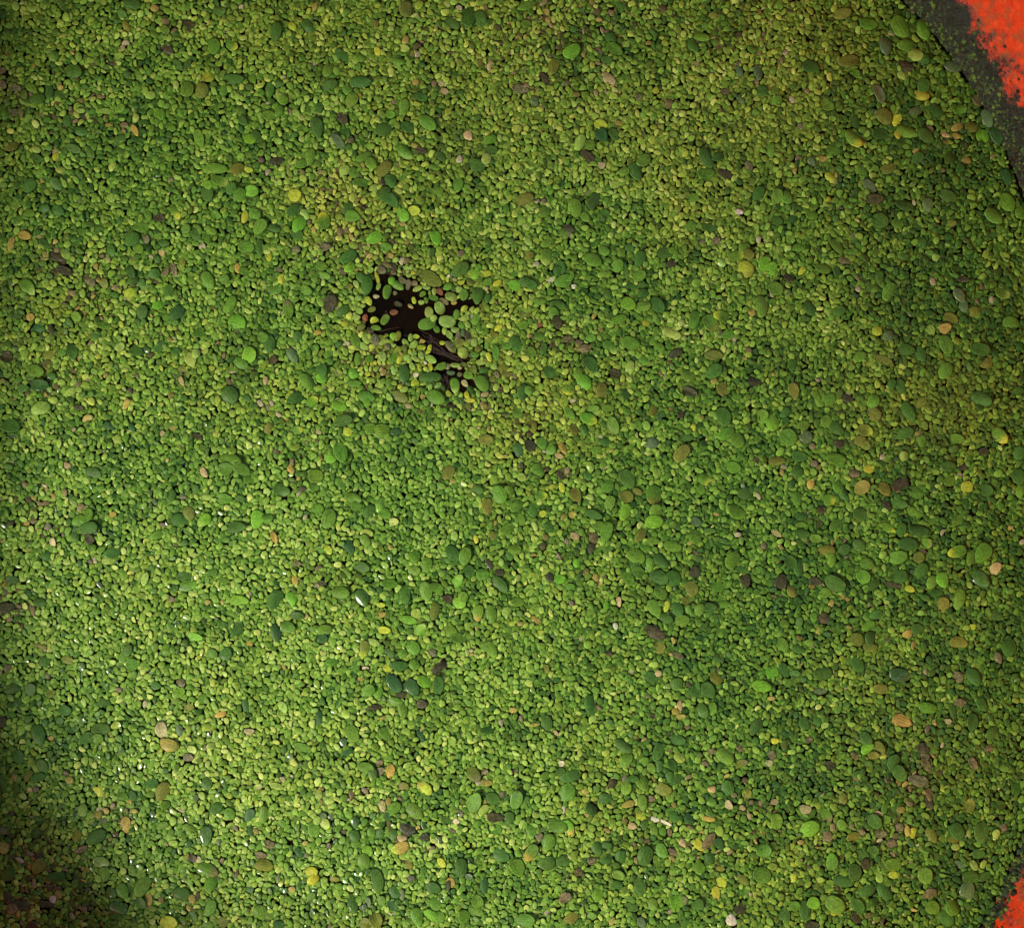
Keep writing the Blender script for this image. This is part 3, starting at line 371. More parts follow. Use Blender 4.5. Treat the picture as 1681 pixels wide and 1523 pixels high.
# unseen roof added to block the light; its soft shade deepens towards the upper right
RH = 1.30; el_, az_ = math.radians(SUN_EL), math.radians(SUN_AZ)
nx, ny = .62, .785
ex = nx*ROOF_S + math.sin(az_)*RH/math.tan(el_); ey = ny*ROOF_S + math.cos(az_)*RH/math.tan(el_)
roof = bpy.data.objects.new("added_shade_roof", None); roof.location = (ex, ey, -.104); roof.rotation_euler = (0, 0, math.atan2(ny, nx)); col.objects.link(roof)
tag(roof, "unseen roof on posts added to shade the red tub", "roof")
MWD = plain("added_roof_timber", (.20, .16, .11), .8, 40)
def box(x0, x1, y0, y1, z0, z1):
    return [(x, y, z) for x in (x0, x1) for y in (y0, y1) for z in (z0, z1)], [(0, 1, 3, 2), (4, 6, 7, 5), (0, 4, 5, 1), (2, 3, 7, 6), (0, 2, 6, 4), (1, 5, 7, 3)]
for i in range(16):
    v_, f_ = box(i*.1502, i*.1502+.1496, -1.4, 1.4, RH+.104, RH+.128); mesh_obj("added_roof_board", v_, f_, MWD, False, roof)
for y0 in (-1.3, 1.24):
    v_, f_ = box(.02, 2.35, y0, y0+.06, RH+.03, RH+.1035); mesh_obj("added_roof_beam", v_, f_, MWD, False, roof)
    for x0 in (.05, 2.2):
        v_, f_ = box(x0, x0+.06, y0, y0+.06, 0, RH+.0295); mesh_obj("added_roof_post", v_, f_, MWD, False, roof)

# ---------------------------------------------------------------- frond shapes
def outline(K, taper, power, point, bend, wob, rng, waist=0.0):
    ph = [rng.uniform(0, 6.28) for _ in range(3)]
    pts = []
    for i in range(K):
        t = 2*math.pi*i/K; c, s = math.cos(t), math.sin(t)
        u = math.copysign(abs(c)**(2/power), c); v = math.copysign(abs(s)**(2/power), s)
        v *= (1 - taper*u)
        if u > 0: v *= (1 - point*u*u)
        if waist: v *= 1 - waist*math.exp(-((u-.1)*3.2)**2)
        r = 1 + wob*(math.sin(2*t+ph[0])*.5 + math.sin(3*t+ph[1])*.35 + math.sin(7*t+ph[2])*.25)
        pts.append((u*r, v*r, bend))
    return pts

def frond_arrays(L, W, rings, H, K, taper, power, point, bend, wob, rng, crumple=0.0, skirt=True, waist=0.0):
    """local vertices (x along the frond), faces, leaf coordinates; L and W are full lengths in metres"""
    pts = outline(K, taper, power, point, bend, wob, rng, waist)
    vs, lf = [(0, bend*0.0*W, H)], [(0, 0)]
    for r in rings:
        for (u, v, b) in pts:
            z = H*(1 - r**2.3)
            if r == 1.0: z = 0
            vv = v*r*W/2 + b*W*((u*r)**2)
            vs.append((u*r*L/2, vv, z + crumple*rng.uniform(-1, 1)*(.4 if r < .9 else 1))); lf.append((u*r, v*r))
    if skirt:
        for (u, v, b) in pts:
            vs.append((u*.93*L/2, v*.93*W/2 + b*W*((u*.93)**2), -H*.45 - .00012 if L < .5 else -.075)); lf.append((u, v))
    nr = len(rings) + (1 if skirt else 0)
    fs = [(0, 1+i, 1+(i+1) % K) for i in range(K)]
    for k in range(nr-1):
        for i in range(K):
            j = (i+1) % K; a_ = 1+k*K; b_ = 1+(k+1)*K
            fs.append((a_+i, b_+i, b_+j, a_+j))
    return vs, fs, lf

def frond_mesh(f, name="frond"):
    """mesh of one frond from its record; f: dict with L, W (px), c1, c2"""
    L, W = f['L']*PX, f['W']*PX
    code = f['code'][0]; dead = code in DEAD
    rng = random.Random(int(f['x']*31 + f['y']*17))
    big = f['L'] > 16
    K = 22 if big else 12
    rings = [.3, .6, .85, 1.0] if big else [.55, .88, 1.0]
    thin = dead or code == 'O'
    H = min(L, W)*(.04 if thin else (.07 if not big else .055))*rng.uniform(.6, 1.3)
    if code in 'KR':
        v, fc, lf = frond_arrays(L, W, rings, H, K, rng.uniform(-.1, .2), 2.1, .1, 0, .16, rng, crumple=L*.035)
    elif dead:
        v, fc, lf = frond_arrays(L, W, rings, H, K, rng.uniform(0, .2), 2.1, .2, rng.choice([0, .15]), .07, rng, crumple=L*.015)
    elif big:
        v, fc, lf = frond_arrays(L, W, rings, H, K, rng.uniform(-.05, .16), rng.uniform(2.0, 2.25), rng.uniform(.0, .42)*(f['L']/f['W'] > 1.25), rng.uniform(-.07, .07), .045, rng, crumple=L*.006)
    else:
        v, fc, lf = frond_arrays(L, W, rings, H, K, rng.uniform(-.1, .15), 2.15, rng.uniform(0, .15), rng.choice([0, 0, .12, .24]), .05, rng)
    # keel, cupping and folds so the surface is never a plain dome
    ca, cb, cp = rng.gauss(0, .05), rng.gauss(-.02, .06), rng.uniform(0, 6); kl = rng.uniform(.0, .022) if big else .004
    v = [(x, y, z + W*(ca*(2*x/L)**2 + cb*(2*y/W)**2 - kl*math.exp(-(y/W*7)**2) + .022*math.sin(x/L*5+cp)*math.cos(y/W*5+cp*.7))) for (x, y, z) in v]
    return v, fc, lf, big

def colour_verts(f, lf):
    c1 = f['c1']; c2 = f['c2']
    out = []
    for (u, v) in lf:
        s_ = R.uniform(.45, 1.45) if f['code'][0] in 'KR' else R.uniform(.88, 1.12)
        k = min(1, max(0, (u+.05)/.9)) if f['two'] else min(1, max(0, (abs(u)-.5)*.5))
        k = k*k*(3-2*k)
        out.append(tuple(s_*(c1[i]*(1-k) + c2[i]*k) for i in range(3)))
    return out

def put_attrs(me, cols, lf, big, wet=0.0):
    n_ = len(me.vertices)
    a_ = me.attributes.new("tint", 'FLOAT_COLOR', 'POINT')
    arr = np.ones((n_, 4), np.float32); arr[:, :3] = cols; arr[:, 3] = wet; a_.data.foreach_set("color", arr.ravel())
    b_ = me.attributes.new("leaf", 'FLOAT_VECTOR', 'POINT')
    arr = np.zeros((n_, 3), np.float32); arr[:, :2] = lf; arr[:, 2] = big; b_.data.foreach_set("vector", arr.ravel())

# ---------------------------------------------------------------- read the records
def parse(s, ox, oy, k):
    out = []
    for p in s.replace('\n', '').split(','):
        if not p.strip(): continue
        fr = []
        for q in p.split('+'):
            x, y, L, W, a_, code = q.split()
            x, y, L, W, a_ = map(float, (x, y, L, W, a_))
            c1 = jitter(PAL[code[0]]); two = len(code) > 1
            c2 = jitter(PAL[code[1]]) if two else tuple(min(.8, t*1.12) for t in c1)
            fr.append(dict(x=ox+x/k, y=oy+y/k, L=L/k, W=W/k, a=a_+R.uniform(-4, 4), code=code, c1=c1, c2=c2, two=two))
        out.append(fr)
    return out

plants = []
for (i, j), s in TILES.items():
    plants += parse(s, 420*i, (0, 381, 762, 1142)[j], 3.998)
hole_plants = parse(HOLE, 570, 430, 6.4654)
for fr in hole_plants:
    for f in fr: f['hole'] = True
hx0, hx1, hy0, hy1 = 578, 822, 438, 655
plants = [p for p in plants if not (hx0 < p[0]['x'] < hx1 and hy0 < p[0]['y'] < hy1)] + hole_plants
EDGE = [(570+x/6.4654, 430+y/6.4654) for x, y in WATER_EDGE]

# ---------------------------------------------------------------- occupancy raster over the whole tub
OX, OY, GW, GH = -370, -245, 2140, 2190
yy, xx = np.mgrid[0:GH, 0:GW]
X_, Y_ = xx + OX, yy + OY
inside = (np.abs((X_-TCX)/np.where(X_ > TCX, TA-5, TAL-5))**TN + np.abs((Y_-TCY)/(TB-5))**TN) < 1
occ = ~inside
def fill_poly(poly, grid, val=True):
    xs = [p[0] for p in poly]; ys = [p[1] for p in poly]
    x0, x1, y0, y1 = int(min(xs))-1, int(max(xs))+2, int(min(ys))-1, int(max(ys))+2
    gx, gy = np.meshgrid(np.arange(x0, x1), np.arange(y0, y1)); ins = np.zeros(gx.shape, bool)
    n_ = len(poly)
    for i in range(n_):
        xa, ya = poly[i]; xb, yb = poly[(i+1) % n_]
        if ya == yb: continue
        c = ((ya > gy) != (yb > gy)) & (gx < (xb-xa)*(gy-ya)/(yb-ya)+xa)
        ins ^= c
    grid[y0-OY:y1-OY, x0-OX:x1-OX][ins] = val
open_water = np.zeros((GH, GW), bool); fill_poly(EDGE, open_water)
occ |= open_water
_mk = {}
def emask(L, W, a_):
    key = (round(L), round(W), int(round(a_/15.0)) % 12)
    if key not in _mk:
        t = math.radians(key[2]*15); r = int(math.ceil(L/2))+1
        gy, gx = np.mgrid[-r:r+1, -r:r+1]
        u = gx*math.cos(t)+gy*math.sin(t); v = -gx*math.sin(t)+gy*math.cos(t)
        _mk[key] = ((u/(key[0]/2))**2 + (v/(key[1]/2))**2 <= 1, r)
    return _mk[key]
def stamp(x, y, L, W, a_):
    m_, r = emask(L, W, a_); xi, yi = int(round(x))-OX, int(round(y))-OY
    if xi-r < 0 or yi-r < 0 or xi+r+1 > GW or yi+r+1 > GH: return
    occ[yi-r:yi+r+1, xi-r:xi+r+1] |= m_
for p in plants:
    for f in p: stamp(f['x'], f['y'], f['L']*(.93 if f.get('hole') else .89), f['W']*(.93 if f.get('hole') else .87), f['a'])

# smooth random fields for patches of colour
def field(cell, seed):
    r = np.random.RandomState(seed); g = r.rand(GH//cell+3, GW//cell+3)
    fy, fx = np.arange(GH)/cell, np.arange(GW)/cell
    iy, ix = fy.astype(int), fx.astype(int); ty, tx = (fy-iy)[:, None], (fx-ix)[None, :]
    ty, tx = ty*ty*(3-2*ty), tx*tx*(3-2*tx)
    return (g[iy][:, ix]*(1-tx)+g[iy][:, ix+1]*tx)*(1-ty) + (g[iy+1][:, ix]*(1-tx)+g[iy+1][:, ix+1]*tx)*ty
F1, F2, F3 = field(60, 1), field(150, 2), field(28, 3)
def blob(x, y, r, ry=None):
    ry = ry or r
    return np.exp(-(((X_-x)/r)**2 + ((Y_-y)/ry)**2))
rust = np.zeros((GH, GW))
for (x, y, r, s) in [(20, 145, 40, .9), (125, 190, 60, .5), (95, 430, 45, .7), (150, 465, 40, .6), (255, 30, 45, .4), (900, 40, 110, .55), (1000, 30, 60, .4), (560, 330, 60, .75), (600, 395, 60, .8), (535, 365, 40, .5),
                     (700, 60, 45, .4), (1220, 60, 80, .4), (940, 570, 45, .8), (885, 570, 40, .5), (870, 700, 45, .6), (905, 760, 40, .5), (650, 440, 50, .8), (620, 600, 40, .6), (810, 640, 50, .7), (760, 660, 40, .6),
                     (1060, 1330, 60, .45), (1160, 1390, 45, .6), (1470, 1375, 60, .55), (1500, 1290, 45, .6), (20, 990, 45, .8), (60, 850, 60, .5), (60, 1440, 90, .9), (120, 1490, 60, .6), (190, 1360, 50, .5),
                     (80, 620, 60, .45), (160, 480, 50, .5), (1300, 730, 50, .3), (1340, 860, 45, .4), (1350, 1000, 60, .35), (1115, 620, 60, .3), (280, 580, 60, .25), (490, 750, 40, .4), (1240, 1330, 50, .4), (1360, 1400, 50, .5),
                     (960, 880, 50, .4), (700, 690, 50, .3), (330, 1480, 70, .3), (1100, 1190, 50, .4), (210, 450, 50, .4), (560, 1310, 50, .3), (660, 1360, 40, .5), (1580, 215, 40, .8), (990, 140, 60, .3)]:
    rust = np.maximum(rust, s*blob(x, y, r))
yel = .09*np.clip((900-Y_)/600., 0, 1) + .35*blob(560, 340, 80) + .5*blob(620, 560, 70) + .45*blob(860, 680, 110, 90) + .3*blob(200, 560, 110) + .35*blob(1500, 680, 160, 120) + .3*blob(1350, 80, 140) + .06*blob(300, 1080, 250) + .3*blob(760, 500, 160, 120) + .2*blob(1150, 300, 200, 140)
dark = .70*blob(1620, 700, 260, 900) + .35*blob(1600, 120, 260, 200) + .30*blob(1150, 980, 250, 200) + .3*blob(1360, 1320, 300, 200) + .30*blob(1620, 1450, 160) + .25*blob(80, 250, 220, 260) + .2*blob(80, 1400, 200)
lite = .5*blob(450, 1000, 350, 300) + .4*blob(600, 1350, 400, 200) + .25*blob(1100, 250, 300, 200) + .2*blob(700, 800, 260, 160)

def small_colour(x, y, under=False):
    xi, yi = min(GW-1, max(0, int(x)-OX)), min(GH-1, max(0, int(y)-OY))
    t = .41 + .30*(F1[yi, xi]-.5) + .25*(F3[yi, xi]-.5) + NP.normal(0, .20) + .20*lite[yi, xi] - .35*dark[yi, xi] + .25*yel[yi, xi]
    if under: t = t*.70  # shade of the gaps put into the colour of the lower pieces
    t = min(1, max(0, t))
    stops = [(.030, .090, .013), (.073, .172, .017), (.145, .280, .028), (.245, .390, .055), (.390, .480, .100)]
    q = t*4; i = min(3, int(q)); k = q-i
    c = np.array(stops[i])*(1-k) + np.array(stops[i+1])*k
    yl = yel[yi, xi]*.7 + .35*(F2[yi, xi]-.4) + NP.normal(0, .12)
    if yl > 0: c = c*(1-min(.6, yl)) + np.array((.30+.2*t, .33+.15*t, .035))*min(.6, yl)*(.45+.55*t)
    rs = rust[yi, xi]
    if NP.rand() < rs*.22:
        c = np.array([(.14, .115, .042), (.23, .19, .075), (.09, .080, .030), (.28, .24, .05), (.17, .16, .03)][NP.randint(5)])*NP.uniform(.7, 1.2)
    elif NP.rand() < .007: c = np.array([(.34, .31, .15), (.32, .27, .06), (.15, .13, .06)][NP.randint(3)])
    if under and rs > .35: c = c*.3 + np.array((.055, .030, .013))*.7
    return c

def wetness(x, y, code='G'):
    if code in 'TS': return .9
    xi, yi = min(GW-1, max(0, int(x)-OX)), min(GH-1, max(0, int(y)-OY))
    return float(NP.uniform(.5, 1)) if NP.rand() < .03 + .22*wetf[yi, xi] else 0.02
def in_frame(x, y, m=25): return -m < x < 1681+m and -m < y < 1523+m

wetf = np.maximum.reduce([blob(400, 900, 280, 260), blob(580, 1450, 380, 150), blob(330, 1290, 140), .8*blob(1620, 1300, 120, 220), .8*blob(1600, 260, 90, 120)])
smalls = []
def throw(L0, L1, n_try, tol, lim=None):
    placed = 0
    free = np.flatnonzero(~occ)
    idx = free[NP.randint(0, len(free), n_try)]
    for q in idx:
        yi, xi = divmod(int(q), GW)
        if occ[yi, xi]: continue
        L = NP.uniform(L0, L1); W = L*NP.uniform(.50, .80); a_ = NP.uniform(0, 180)
        m_, r = emask(L*.90, W*.90, a_)
        if yi-r < 0 or xi-r < 0 or yi+r+1 > GH or xi+r+1 > GW: continue
        sub = occ[yi-r:yi+r+1, xi-r:xi+r+1]
        ov = np.count_nonzero(sub & m_); tot = np.count_nonzero(m_)
        if ov > tol*tot: continue
        sub |= m_
        smalls.append((xi+OX+NP.rand()-.5, yi+OY+NP.rand()-.5, L, W, a_)); placed += 1
        if lim and placed >= lim: break
throw(14, 18, 7000, .04, 1700)
throw(12.5, 15, 60000, .05, 9500)
throw(11, 13.5, 160000, .07)
throw(9.5, 11.5, 150000, .09)
throw(8, 10, 150000, .13)
throw(6, 8, 120000, .16)
# understorey: pieces caught below the surface layer, seen in the gaps
unders = []
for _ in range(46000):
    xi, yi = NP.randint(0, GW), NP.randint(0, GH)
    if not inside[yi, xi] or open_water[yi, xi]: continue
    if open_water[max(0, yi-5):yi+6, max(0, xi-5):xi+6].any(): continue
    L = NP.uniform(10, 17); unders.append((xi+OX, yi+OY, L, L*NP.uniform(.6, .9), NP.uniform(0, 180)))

# ---------------------------------------------------------------- joined carpet meshes
def build_joined(name, items, cols, zs_, tilts, templates, label, wets, material=MF):
    """items: (x, y, L, W, angle) in pixels; templates: list of (verts, faces, leaf, detail flag) of unit size"""
    V, Fq, Ft, C, LF, WT = [], [], [], [], [], []; wets = np.array(wets)
    base = 0
    items = np.array(items, np.float64); cols = np.array(cols); zs_ = np.array(zs_); tilts = np.array(tilts)
    pick = NP.randint(0, len(templates), len(items))
    for ti, (tv, tf, tl) in enumerate(templates):
        s = np.flatnonzero(pick == ti)
        if not len(s): continue
        tv = np.array(tv); it = items[s]
        x = tv[None, :, 0]*it[:, 2:3]*PX; y = tv[None, :, 1]*it[:, 3:4]*PX; z = tv[None, :, 2]*it[:, 3:4]*PX
        tx, ty = np.tan(tilts[s, 0:1]), np.tan(tilts[s, 1:2]); z = z + x*tx + y*ty
        an = np.radians(-it[:, 4:5]); c, sn = np.cos(an), np.sin(an)
        gx = x*c - y*sn + (it[:, 0:1]-CX)*PX; gy = x*sn + y*c + (CY-it[:, 1:2])*PX; gz = z + zs_[s][:, None]
        n_, k = len(s), tv.shape[0]
        V.append(np.stack([gx, gy, gz], -1).reshape(-1, 3))
        C.append(np.repeat(cols[s], k, axis=0)); WT.append(np.repeat(wets[s], k)); LF.append(np.tile(np.array(tl), (n_, 1)))
        off = base + np.arange(n_)*k
        tri = np.array([f for f in tf if len(f) == 3]); qd = np.array([f for f in tf if len(f) == 4])
        Ft.append((off[:, None, None]+tri[None]).reshape(-1, 3))
        if len(qd): Fq.append((off[:, None, None]+qd[None]).reshape(-1, 4))
        base += n_*k
    V = np.concatenate(V); C = np.concatenate(C); LF = np.concatenate(LF); Ft = np.concatenate(Ft)
    Fq = np.concatenate(Fq) if Fq else np.zeros((0, 4), int)
    me = bpy.data.meshes.new(name); me.vertices.add(len(V)); me.vertices.foreach_set("co", V.astype(np.float32).ravel())
    li = np.concatenate([Ft.ravel(), Fq.ravel()]).astype(np.int32)
    me.loops.add(len(li)); me.loops.foreach_set("vertex_index", li)
    st = np.concatenate([np.arange(len(Ft))*3, len(Ft)*3 + np.arange(len(Fq))*4]).astype(np.int32)
    me.polygons.add(len(st)); me.polygons.foreach_set("loop_start", st)
    me.update(calc_edges=True); me.polygons.foreach_set("use_smooth", np.ones(len(st), bool))
    put_attrs(me, C, LF, 0.0, np.concatenate(WT))
    me.materials.append(material); me.validate(); me.update()
    o = bpy.data.objects.new(name, me); col.objects.link(o)
    tag(o, label, "duckweed", kind="stuff")
    print(name, len(items), "fronds", len(Ft)+2*len(Fq), "tris")
    return o

def unit(K, rings, H, n_, skirt=True):
    out = []
    for i in range(n_):
        rng = random.Random(100+i*7+K)
        b = [0, .1, 0, .2, .32, 0, -.16, .26][i % 8]
        v, f, lf = frond_arrays(1, 1, rings, H*rng.uniform(.7, 1.25), K, rng.uniform(-.15, .28), rng.uniform(1.9, 2.5), rng.uniform(0, .3), b, .045, rng, crumple=.004, skirt=skirt, waist=(.42 if i % 4 == 3 else 0))
        out.append((v, f, lf))
    return out
T_near = unit(11, [.72, 1.0], .075, 16)
T_far = unit(6, [1.0], .18, 6)
T_low = unit(7, [1.0], .08, 6, skirt=False)

# ---------------------------------------------------------------- which records become things
def psize(p): return sum(f['L']*f['W'] for f in p)
dead_p = [p for p in plants if p[0]['code'][0] in DEAD]
live = [p for p in plants if p[0]['code'][0] not in DEAD]
giant = sorted([p for p in live if max(f['L'] for f in p) >= 18.5], key=psize, reverse=True)
small_p = [p for p in live if max(f['L'] for f in p) < 18.5]
giant_things, giant_rest = giant[:300], giant[300:]
small_sorted = sorted([s for s in smalls if in_frame(s[0], s[1], -8)], key=lambda s: -s[2]*s[3])
small_p_sorted = sorted(small_p, key=lambda p: (not p[0].get('hole', False), -psize(p)))
n_extra = max(0, 300 - len(small_p_sorted))
small_things, small_rest = small_p_sorted[:300], small_p_sorted[300:]
promoted = set(small_sorted[:n_extra])
for s in small_sorted[:n_extra]:
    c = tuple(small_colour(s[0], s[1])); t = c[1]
    code = 'Y' if c[0] > .26 and c[1] > .3 else 'L' if t > .31 else 'G' if t > .15 else 'D'
    if c[0] > c[1]*.8: code = 'O'
    small_things.append([dict(x=s[0], y=s[1], L=s[2], W=s[3], a=s[4], code=code, c1=c, c2=tuple(min(.8, q*1.1) for q in c), two=False)])
smalls = [s for s in smalls if s not in promoted]
print("plants", len(plants), "giant", len(giant), "small listed", len(small_p), "dead", len(dead_p), "smalls", len(smalls))

near = [s for s in smalls if in_frame(s[0], s[1])]; far = [s for s in smalls if not in_frame(s[0], s[1])]
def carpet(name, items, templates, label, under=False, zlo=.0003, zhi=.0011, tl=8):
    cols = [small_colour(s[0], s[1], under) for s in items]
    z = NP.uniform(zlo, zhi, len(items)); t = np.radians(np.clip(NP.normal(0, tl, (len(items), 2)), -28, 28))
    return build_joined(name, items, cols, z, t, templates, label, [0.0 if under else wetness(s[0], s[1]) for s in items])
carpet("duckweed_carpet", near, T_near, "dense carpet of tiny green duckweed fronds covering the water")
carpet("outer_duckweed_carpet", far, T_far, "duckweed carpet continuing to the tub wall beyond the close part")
carpet("lower_duckweed_layer", unders, T_low, "duckweed pieces beneath the floating carpet, coloured darker for the shade in gaps", True, .0, .00050, 5)

# ---------------------------------------------------------------- labels that single out one plant each
LAND = [("the open dark water", 665, 535), ("the red wall at top right", 1655, 60), ("the red wall at bottom right", 1655, 1490), ("the round yellow disc frond", 1586, 798),
        ("the pale tan crescent frond", 1322, 1328), ("the long white root", 325, 1288), ("the cream and olive twin frond", 272, 1212), ("the cream yellow oval frond", 657, 1390),
        ("the amber leaf scrap", 477, 769), ("the spotted round yellow frond", 485, 321), ("the grey brown scrap", 541, 500), ("the yellow and olive frond cluster", 1218, 435),
        ("the amber olive frond", 1413, 800), ("the pinkish tan frond", 769, 223), ("the dark brown oval frond", 722, 1096), ("the amber brown oval frond", 1480, 1182),
        ("the row of tan scraps", 1515, 1265), ("the half tan green frond", 1112, 1478), ("the cream scrap near the bottom", 1200, 1510), ("the pale stringy scrap", 1085, 1346),
        ("the lone yellow frond", 986, 205), ("the brown top left fleck", 310, 42), ("the brick red crumbs", 940, 570), ("the cracked yellow frond", 215, 486), ("the tan square frond", 998, 130),
        ("the orange patch by the wall", 1571, 212), ("the pink brown fleck", 1118, 745), ("the lower left dark patch", 45, 1475), ("the tan frond at right", 1632, 932), ("the small amber leaf", 486, 952),
        ("the pale bead in brown", 326, 1409), ("the yellow amber slanting frond", 697, 1292), ("the brown left edge patch", 12, 997), ("the amber strip at left", 18, 401), ("the amber spindle frond", 451, 880),
        ("the yellow twin at bottom", 514, 1431), ("the yellow slanted frond", 1365, 294), ("the pale pink oval", 1015, 987), ("the olive moth shaped scrap", 1072, 1035)]
NUM = ["right beside", "one frond", "two fronds", "three fronds", "four fronds", "five fronds", "six fronds", "seven fronds", "eight fronds", "nine fronds", "ten fronds", "eleven fronds", "twelve fronds", "thirteen fronds", "fourteen fronds", "fifteen fronds"]
DIRS = ["right of", "below right of", "below", "below left of", "left of", "above left of", "above", "above right of"]
used = set()
def orient(a_, L, W):
    if L/W < 1.2: return "round"
    a_ = a_ % 180
    return "upright" if 68 < a_ < 112 else "level" if (a_ < 22 or a_ > 158) else "slanting"
def label_for(p, noun):
    f = max(p, key=lambda q: q['L']*q['W']); x = sum(q['x'] for q in p)/len(p); y = sum(q['y'] for q in p)/len(p)
    colr = WORD[f['code'][0]]
    if f['two'] and f['code'][1] in TIP: colr += " " + TIP[f['code'][1]] + "-tipped"
    shape = orient(f['a'], f['L'], f['W'])
    if len(p) == 1: head = f"{colr} {shape} {noun}"
    else: head = f"{colr} {('two' if len(p) == 2 else 'three')}-lobed {noun}"
    near_ = sorted(LAND, key=lambda q: (q[1]-x)**2+(q[2]-y)**2)
    step = 28
    for k, (nm, lx, ly) in enumerate(near_[:9]):
        d = math.hypot(lx-x, ly-y); b = int(d/step)
        if d < 9 and k == 0 and len(p) >= 1:
            txt = f"{head} that is {nm} itself"; txt = f"{head}, {nm.replace('the ', 'a ', 1) if False else 'a small landmark'} of the mat"
        if b >= len(NUM): break
        dr = DIRS[int(round(math.degrees(math.atan2(y-ly, x-lx))/45)) % 8]
        if b == 0: txt = f"{head} right beside {nm}, {dr.replace(' of', '').strip()} side"
        else: txt = f"{head} {NUM[b]} {dr} {nm}"
        if d < 9: txt = f"{head}, itself {nm}"
        if txt not in used and len(txt.split()) <= 16:
            used.add(txt); return txt
    nm, lx, ly = near_[0]
    for w in ("a slightly larger", "the smaller", "a darker", "a fresher", "the wider", "the narrower"):
        dr = DIRS[int(round(math.degrees(math.atan2(y-ly, x-lx))/45)) % 8]
        txt = f"{w} {head} {dr} {nm}"
        if txt not in used and len(txt.split()) <= 16: used.add(txt); return txt
    return txt

def add_frond(f, name, parent, org, z, tilt):
    v, fc, lf, big = frond_mesh(f)
    me = bpy.data.meshes.new(name); me.from_pydata(v, [], fc); me.update()
    me.polygons.foreach_set("use_smooth", [True]*len(me.polygons)); me.materials.append(MF)
    put_attrs(me, colour_verts(f, lf), lf, (1.0 if big else 0.0) if f['code'][0] not in 'KRP' else .2, wetness(f['x'], f['y'], f['code'][0]))
    o = bpy.data.objects.new(name, me); col.objects.link(o)
    o.location = (wx(f['x'])-org[0], wy(f['y'])-org[1], z)
    o.rotation_euler = Euler((tilt[0], tilt[1], math.radians(-f['a'])), 'XYZ')
    if parent: o.parent = parent
    return o

def make_plant(p, name, noun, cat, group, zlo, zhi, tl):
    z = R.uniform(zlo, zhi)
    tilt = lambda: (math.radians(max(-20, min(20, R.gauss(0, tl)))), math.radians(max(-16, min(16, R.gauss(0, tl)))))
    if p[0].get('hole') and p[0]['L'] < 45: tilt = lambda: (math.radians(R.gauss(0, 4)), math.radians(R.gauss(0, 4)))
    if len(p) == 1:
        root = add_frond(p[0], name, None, (0, 0), z, tilt())
    else:
        x = sum(f['x'] for f in p)/len(p); y = sum(f['y'] for f in p)/len(p)
        root = bpy.data.objects.new(name, None); root.location = (wx(x), wy(y), 0); col.objects.link(root)
        root.empty_display_size = .003
        for i, f in enumerate(p): add_frond(f, "frond", root, (wx(x), wy(y)), z + .00022*i, tilt())
    return tag(root, label_for(p, noun), cat, group)

roots_of = {}
for p in giant_things:
    o = make_plant(p, "giant_duckweed", "broad duckweed", "duckweed", "broad duckweed plants on the mat", .0008, .0017, 6)
    if abs(p[0]['x']-291) < 4 and abs(p[0]['y']-1317) < 4: roots_of['long'] = o
for p in small_things:
    make_plant(p, "small_duckweed", "tiny duckweed", "duckweed", "tiny duckweed plants on the mat", .0006, .0014, 8)
for p in dead_p:
    c = p[0]['code'][0]
    nm, noun = ("plant_scrap", "rotting scrap") if c in 'K' else ("dead_frond", "dead frond")
    make_plant(p, nm, noun, "scrap" if c in 'K' else "dead frond", "dead fronds and scraps on the mat", .0007, .0013, 5)

# the remaining broad fronds, too many to pick apart singly, joined into one
def join_records(recs, name, label):
    V, Fc, C, LF, B = [], [], [], [], []
    for p in recs:
        z0 = R.uniform(.0004, .0013)
        for i, f in enumerate(p):
            v, fc, lf, big = frond_mesh(f)
            t1, t2 = math.radians(R.gauss(0, 7)), math.radians(R.gauss(0, 7)); an = math.radians(-f['a'])
            b = len(V)
            for (x, y, z) in v:
                z = z + x*math.tan(t1) + y*math.tan(t2) + z0 + .0002*i
                V.append((x*math.cos(an)-y*math.sin(an)+wx(f['x']), x*math.sin(an)+y*math.cos(an)+wy(f['y']), z))
            Fc += [tuple(q+b for q in t) for t in fc]; C += colour_verts(f, lf); LF += lf; B += [1.0 if big else 0.0]*len(v)
    o = mesh_obj(name, V, Fc, MF)
    put_attrs(o.data, C, LF, np.array(B))
    return tag(o, label, "duckweed", kind="stuff")
join_records(giant_rest + small_rest, "scattered_broad_duckweed", "further broad duckweed fronds scattered through the green mat")

# ---------------------------------------------------------------- roots
def tube(pts, r0, r1, name, material, parent=None, org=(0, 0, 0)):
    vs, fs = [], []; K = 6
    for i, (x, y, z) in enumerate(pts):
        a0 = pts[max(0, i-1)]; a1 = pts[min(len(pts)-1, i+1)]
        d = Vector((a1[0]-a0[0], a1[1]-a0[1], 0)).normalized(); n_ = Vector((-d.y, d.x, 0)); r = r0+(r1-r0)*i/(len(pts)-1)
        for k in range(K):
            t = 2*math.pi*k/K; vs.append((x+n_.x*math.cos(t)*r-org[0], y+n_.y*math.cos(t)*r-org[1], z+math.sin(t)*r-org[2]))
    for i in range(len(pts)-1):
        for k in range(K): j = (k+1) % K; fs.append((i*K+k, i*K+j, (i+1)*K+j, (i+1)*K+k))
    return vs, fs
def spline(px, n_, z0, z1, wob, rng):
    out = []
    for i in range(n_):
        t = i/(n_-1)*(len(px)-1); k = min(len(px)-2, int(t)); q = t-k
        x = px[k][0]*(1-q)+px[k+1][0]*q; y = px[k][1]*(1-q)+px[k+1][1]*q
        out.append((wx(x+rng.gauss(0, wob)), wy(y+rng.gauss(0, wob)), z0+(z1-z0)*i/(n_-1)))
    return out
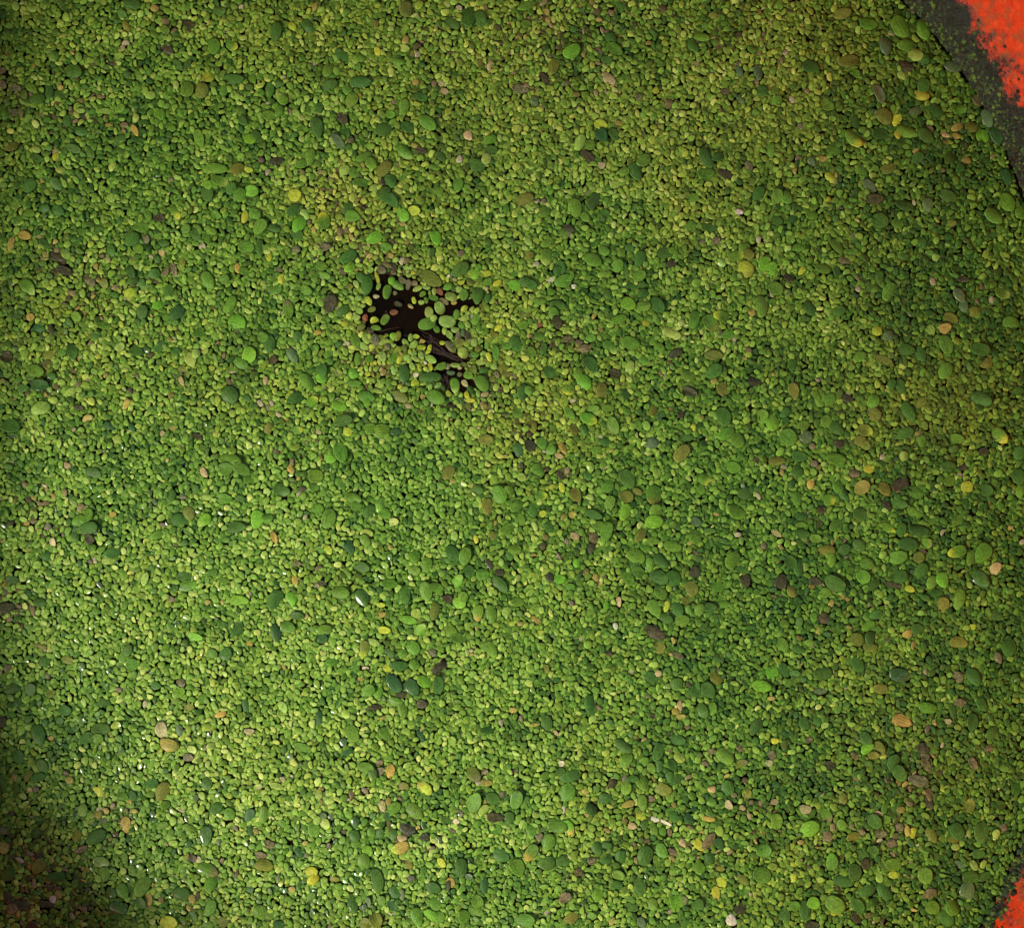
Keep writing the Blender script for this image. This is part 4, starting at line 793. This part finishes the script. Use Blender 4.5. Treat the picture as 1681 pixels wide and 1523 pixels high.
MR = plain("pale_root", (.50, .62, .36), .45); MRB = plain("brown_root", (.050, .024, .011), .6)
rng = random.Random(5)
if 'long' in roots_of:
    g = roots_of['long']
    pts = spline([(297, 1304), (303, 1300), (312, 1294), (326, 1286), (340, 1280), (355, 1275)], 18, .0020, .0026, .5, rng)
    inv = g.matrix_basis.inverted()
    vs, fs = tube(pts, .00038, .00022, "root", MR)
    mesh_obj("root", [tuple(inv @ Vector(v)) for v in vs], fs, MR, parent=g)
V, Fs = [], []
def H_(x, y): return (570+x/6.4654, 430+y/6.4654)
for _ in range(26):
    t = rng.random()
    a0 = H_(780+rng.gauss(0, 70), 790+rng.gauss(0, 40)); a1 = H_(1000+rng.gauss(0, 90), 960+rng.gauss(0, 50)); a2 = H_(1210+rng.gauss(0, 60), 1050+rng.gauss(0, 25))
    if t < .30: a0, a1, a2 = H_(1000+rng.gauss(0, 30), 1190), H_(1040+rng.gauss(0, 30), 1280), H_(1080+rng.gauss(0, 25), 1375)
    elif t < .45: a0, a1, a2 = H_(400+rng.gauss(0, 50), 60+rng.gauss(0, 30)), H_(450+rng.gauss(0, 40), 110), H_(520+rng.gauss(0, 60), 200)
    elif t < .55: a0, a1, a2 = H_(350+rng.gauss(0, 60), 500+rng.gauss(0, 60)), H_(430+rng.gauss(0, 40), 520), H_(480+rng.gauss(0, 60), 600+rng.gauss(0, 40))
    vs, fs = tube(spline([a0, a1, a2], 9, .00002, .00005, .35, rng), .00012, .00007, "", None)
    b = len(V); V += vs; Fs += [tuple(q+b for q in f) for f in fs]
tag(mesh_obj("root_tangle", V, Fs, MRB), "fine brown roots trailing through the open dark water", "roots", kind="stuff")
vs, fs = tube(spline([H_(345, 735), H_(450, 712), H_(550, 692)], 8, .0001, .0002, .2, rng), .0002, .0001, "", None)
tag(mesh_obj("floating_stem", vs, fs, MRB), "thin brown stem floating level across the open dark water", "stem")

# ---------------------------------------------------------------- slime and stranded crumbs on the wall
def wall_items(n_, t0_, t1_, hmax):
    it = []
    for _ in range(n_):
        t = R.uniform(t0_, t1_); h = hmax*abs(R.gauss(0, .42)); x, y = oval(t, h*FLARE); it.append((t, h, x, y))
    return it
V, Fs, C, LF = [], [], [], []
crumbs = [(q, 0) for q in wall_items(3400, .30, 1.25, .023)] + [(q, 1) for q in wall_items(1100, -1.2, -.35, .010)]
for (t, h, x, y), side in crumbs:
    x2, y2 = oval(t+.002, h*FLARE); tg = Vector((x2-x, y2-y, 0)).normalized(); nr = Vector((tg.y, -tg.x, 0))
    if nr.dot(Vector((x-wx(TCX), y-wy(TCY), 0))) > 0: nr = -nr
    up = Vector((-nr.x*FLARE, -nr.y*FLARE, 1)).normalized()
    s = R.uniform(.0004, .0013)*(1.25 if R.random() < .15 else 1)*(1.5 if side else 1); K = 6; b = len(V); ph = R.uniform(0, 6)
    green = R.random() < (.75 if side else .45 if h < .012 else .22)
    k_ = R.uniform(.3, 1)**1.6; c = (.10*k_, .16*k_, .015) if green else (R.uniform(.010, .035), R.uniform(.010, .030), .005)
    ctr = Vector((x, y, h)) + nr*s*R.uniform(.3, .7); V.append(tuple(ctr + nr*s*.3)); C.append(c); LF.append((0, 0))
    for i in range(K):
        a_ = 2*math.pi*i/K+ph; r = s*R.uniform(.6, 1.2)
        V.append(tuple(ctr - nr*s*R.uniform(.1, .5) + tg*math.cos(a_)*r + up*math.sin(a_)*r)); C.append(tuple(q*.85 for q in c)); LF.append((math.cos(a_), math.sin(a_)))
    Fs += [(b, b+1+i, b+1+(i+1) % K) for i in range(K)]
o = mesh_obj("algae_crumbs", V, Fs, MF, False); put_attrs(o.data, C, LF, 0.0)
tag(o, "dark slimy algae crumbs and stranded fronds stuck to the red wall", "algae", kind="stuff")
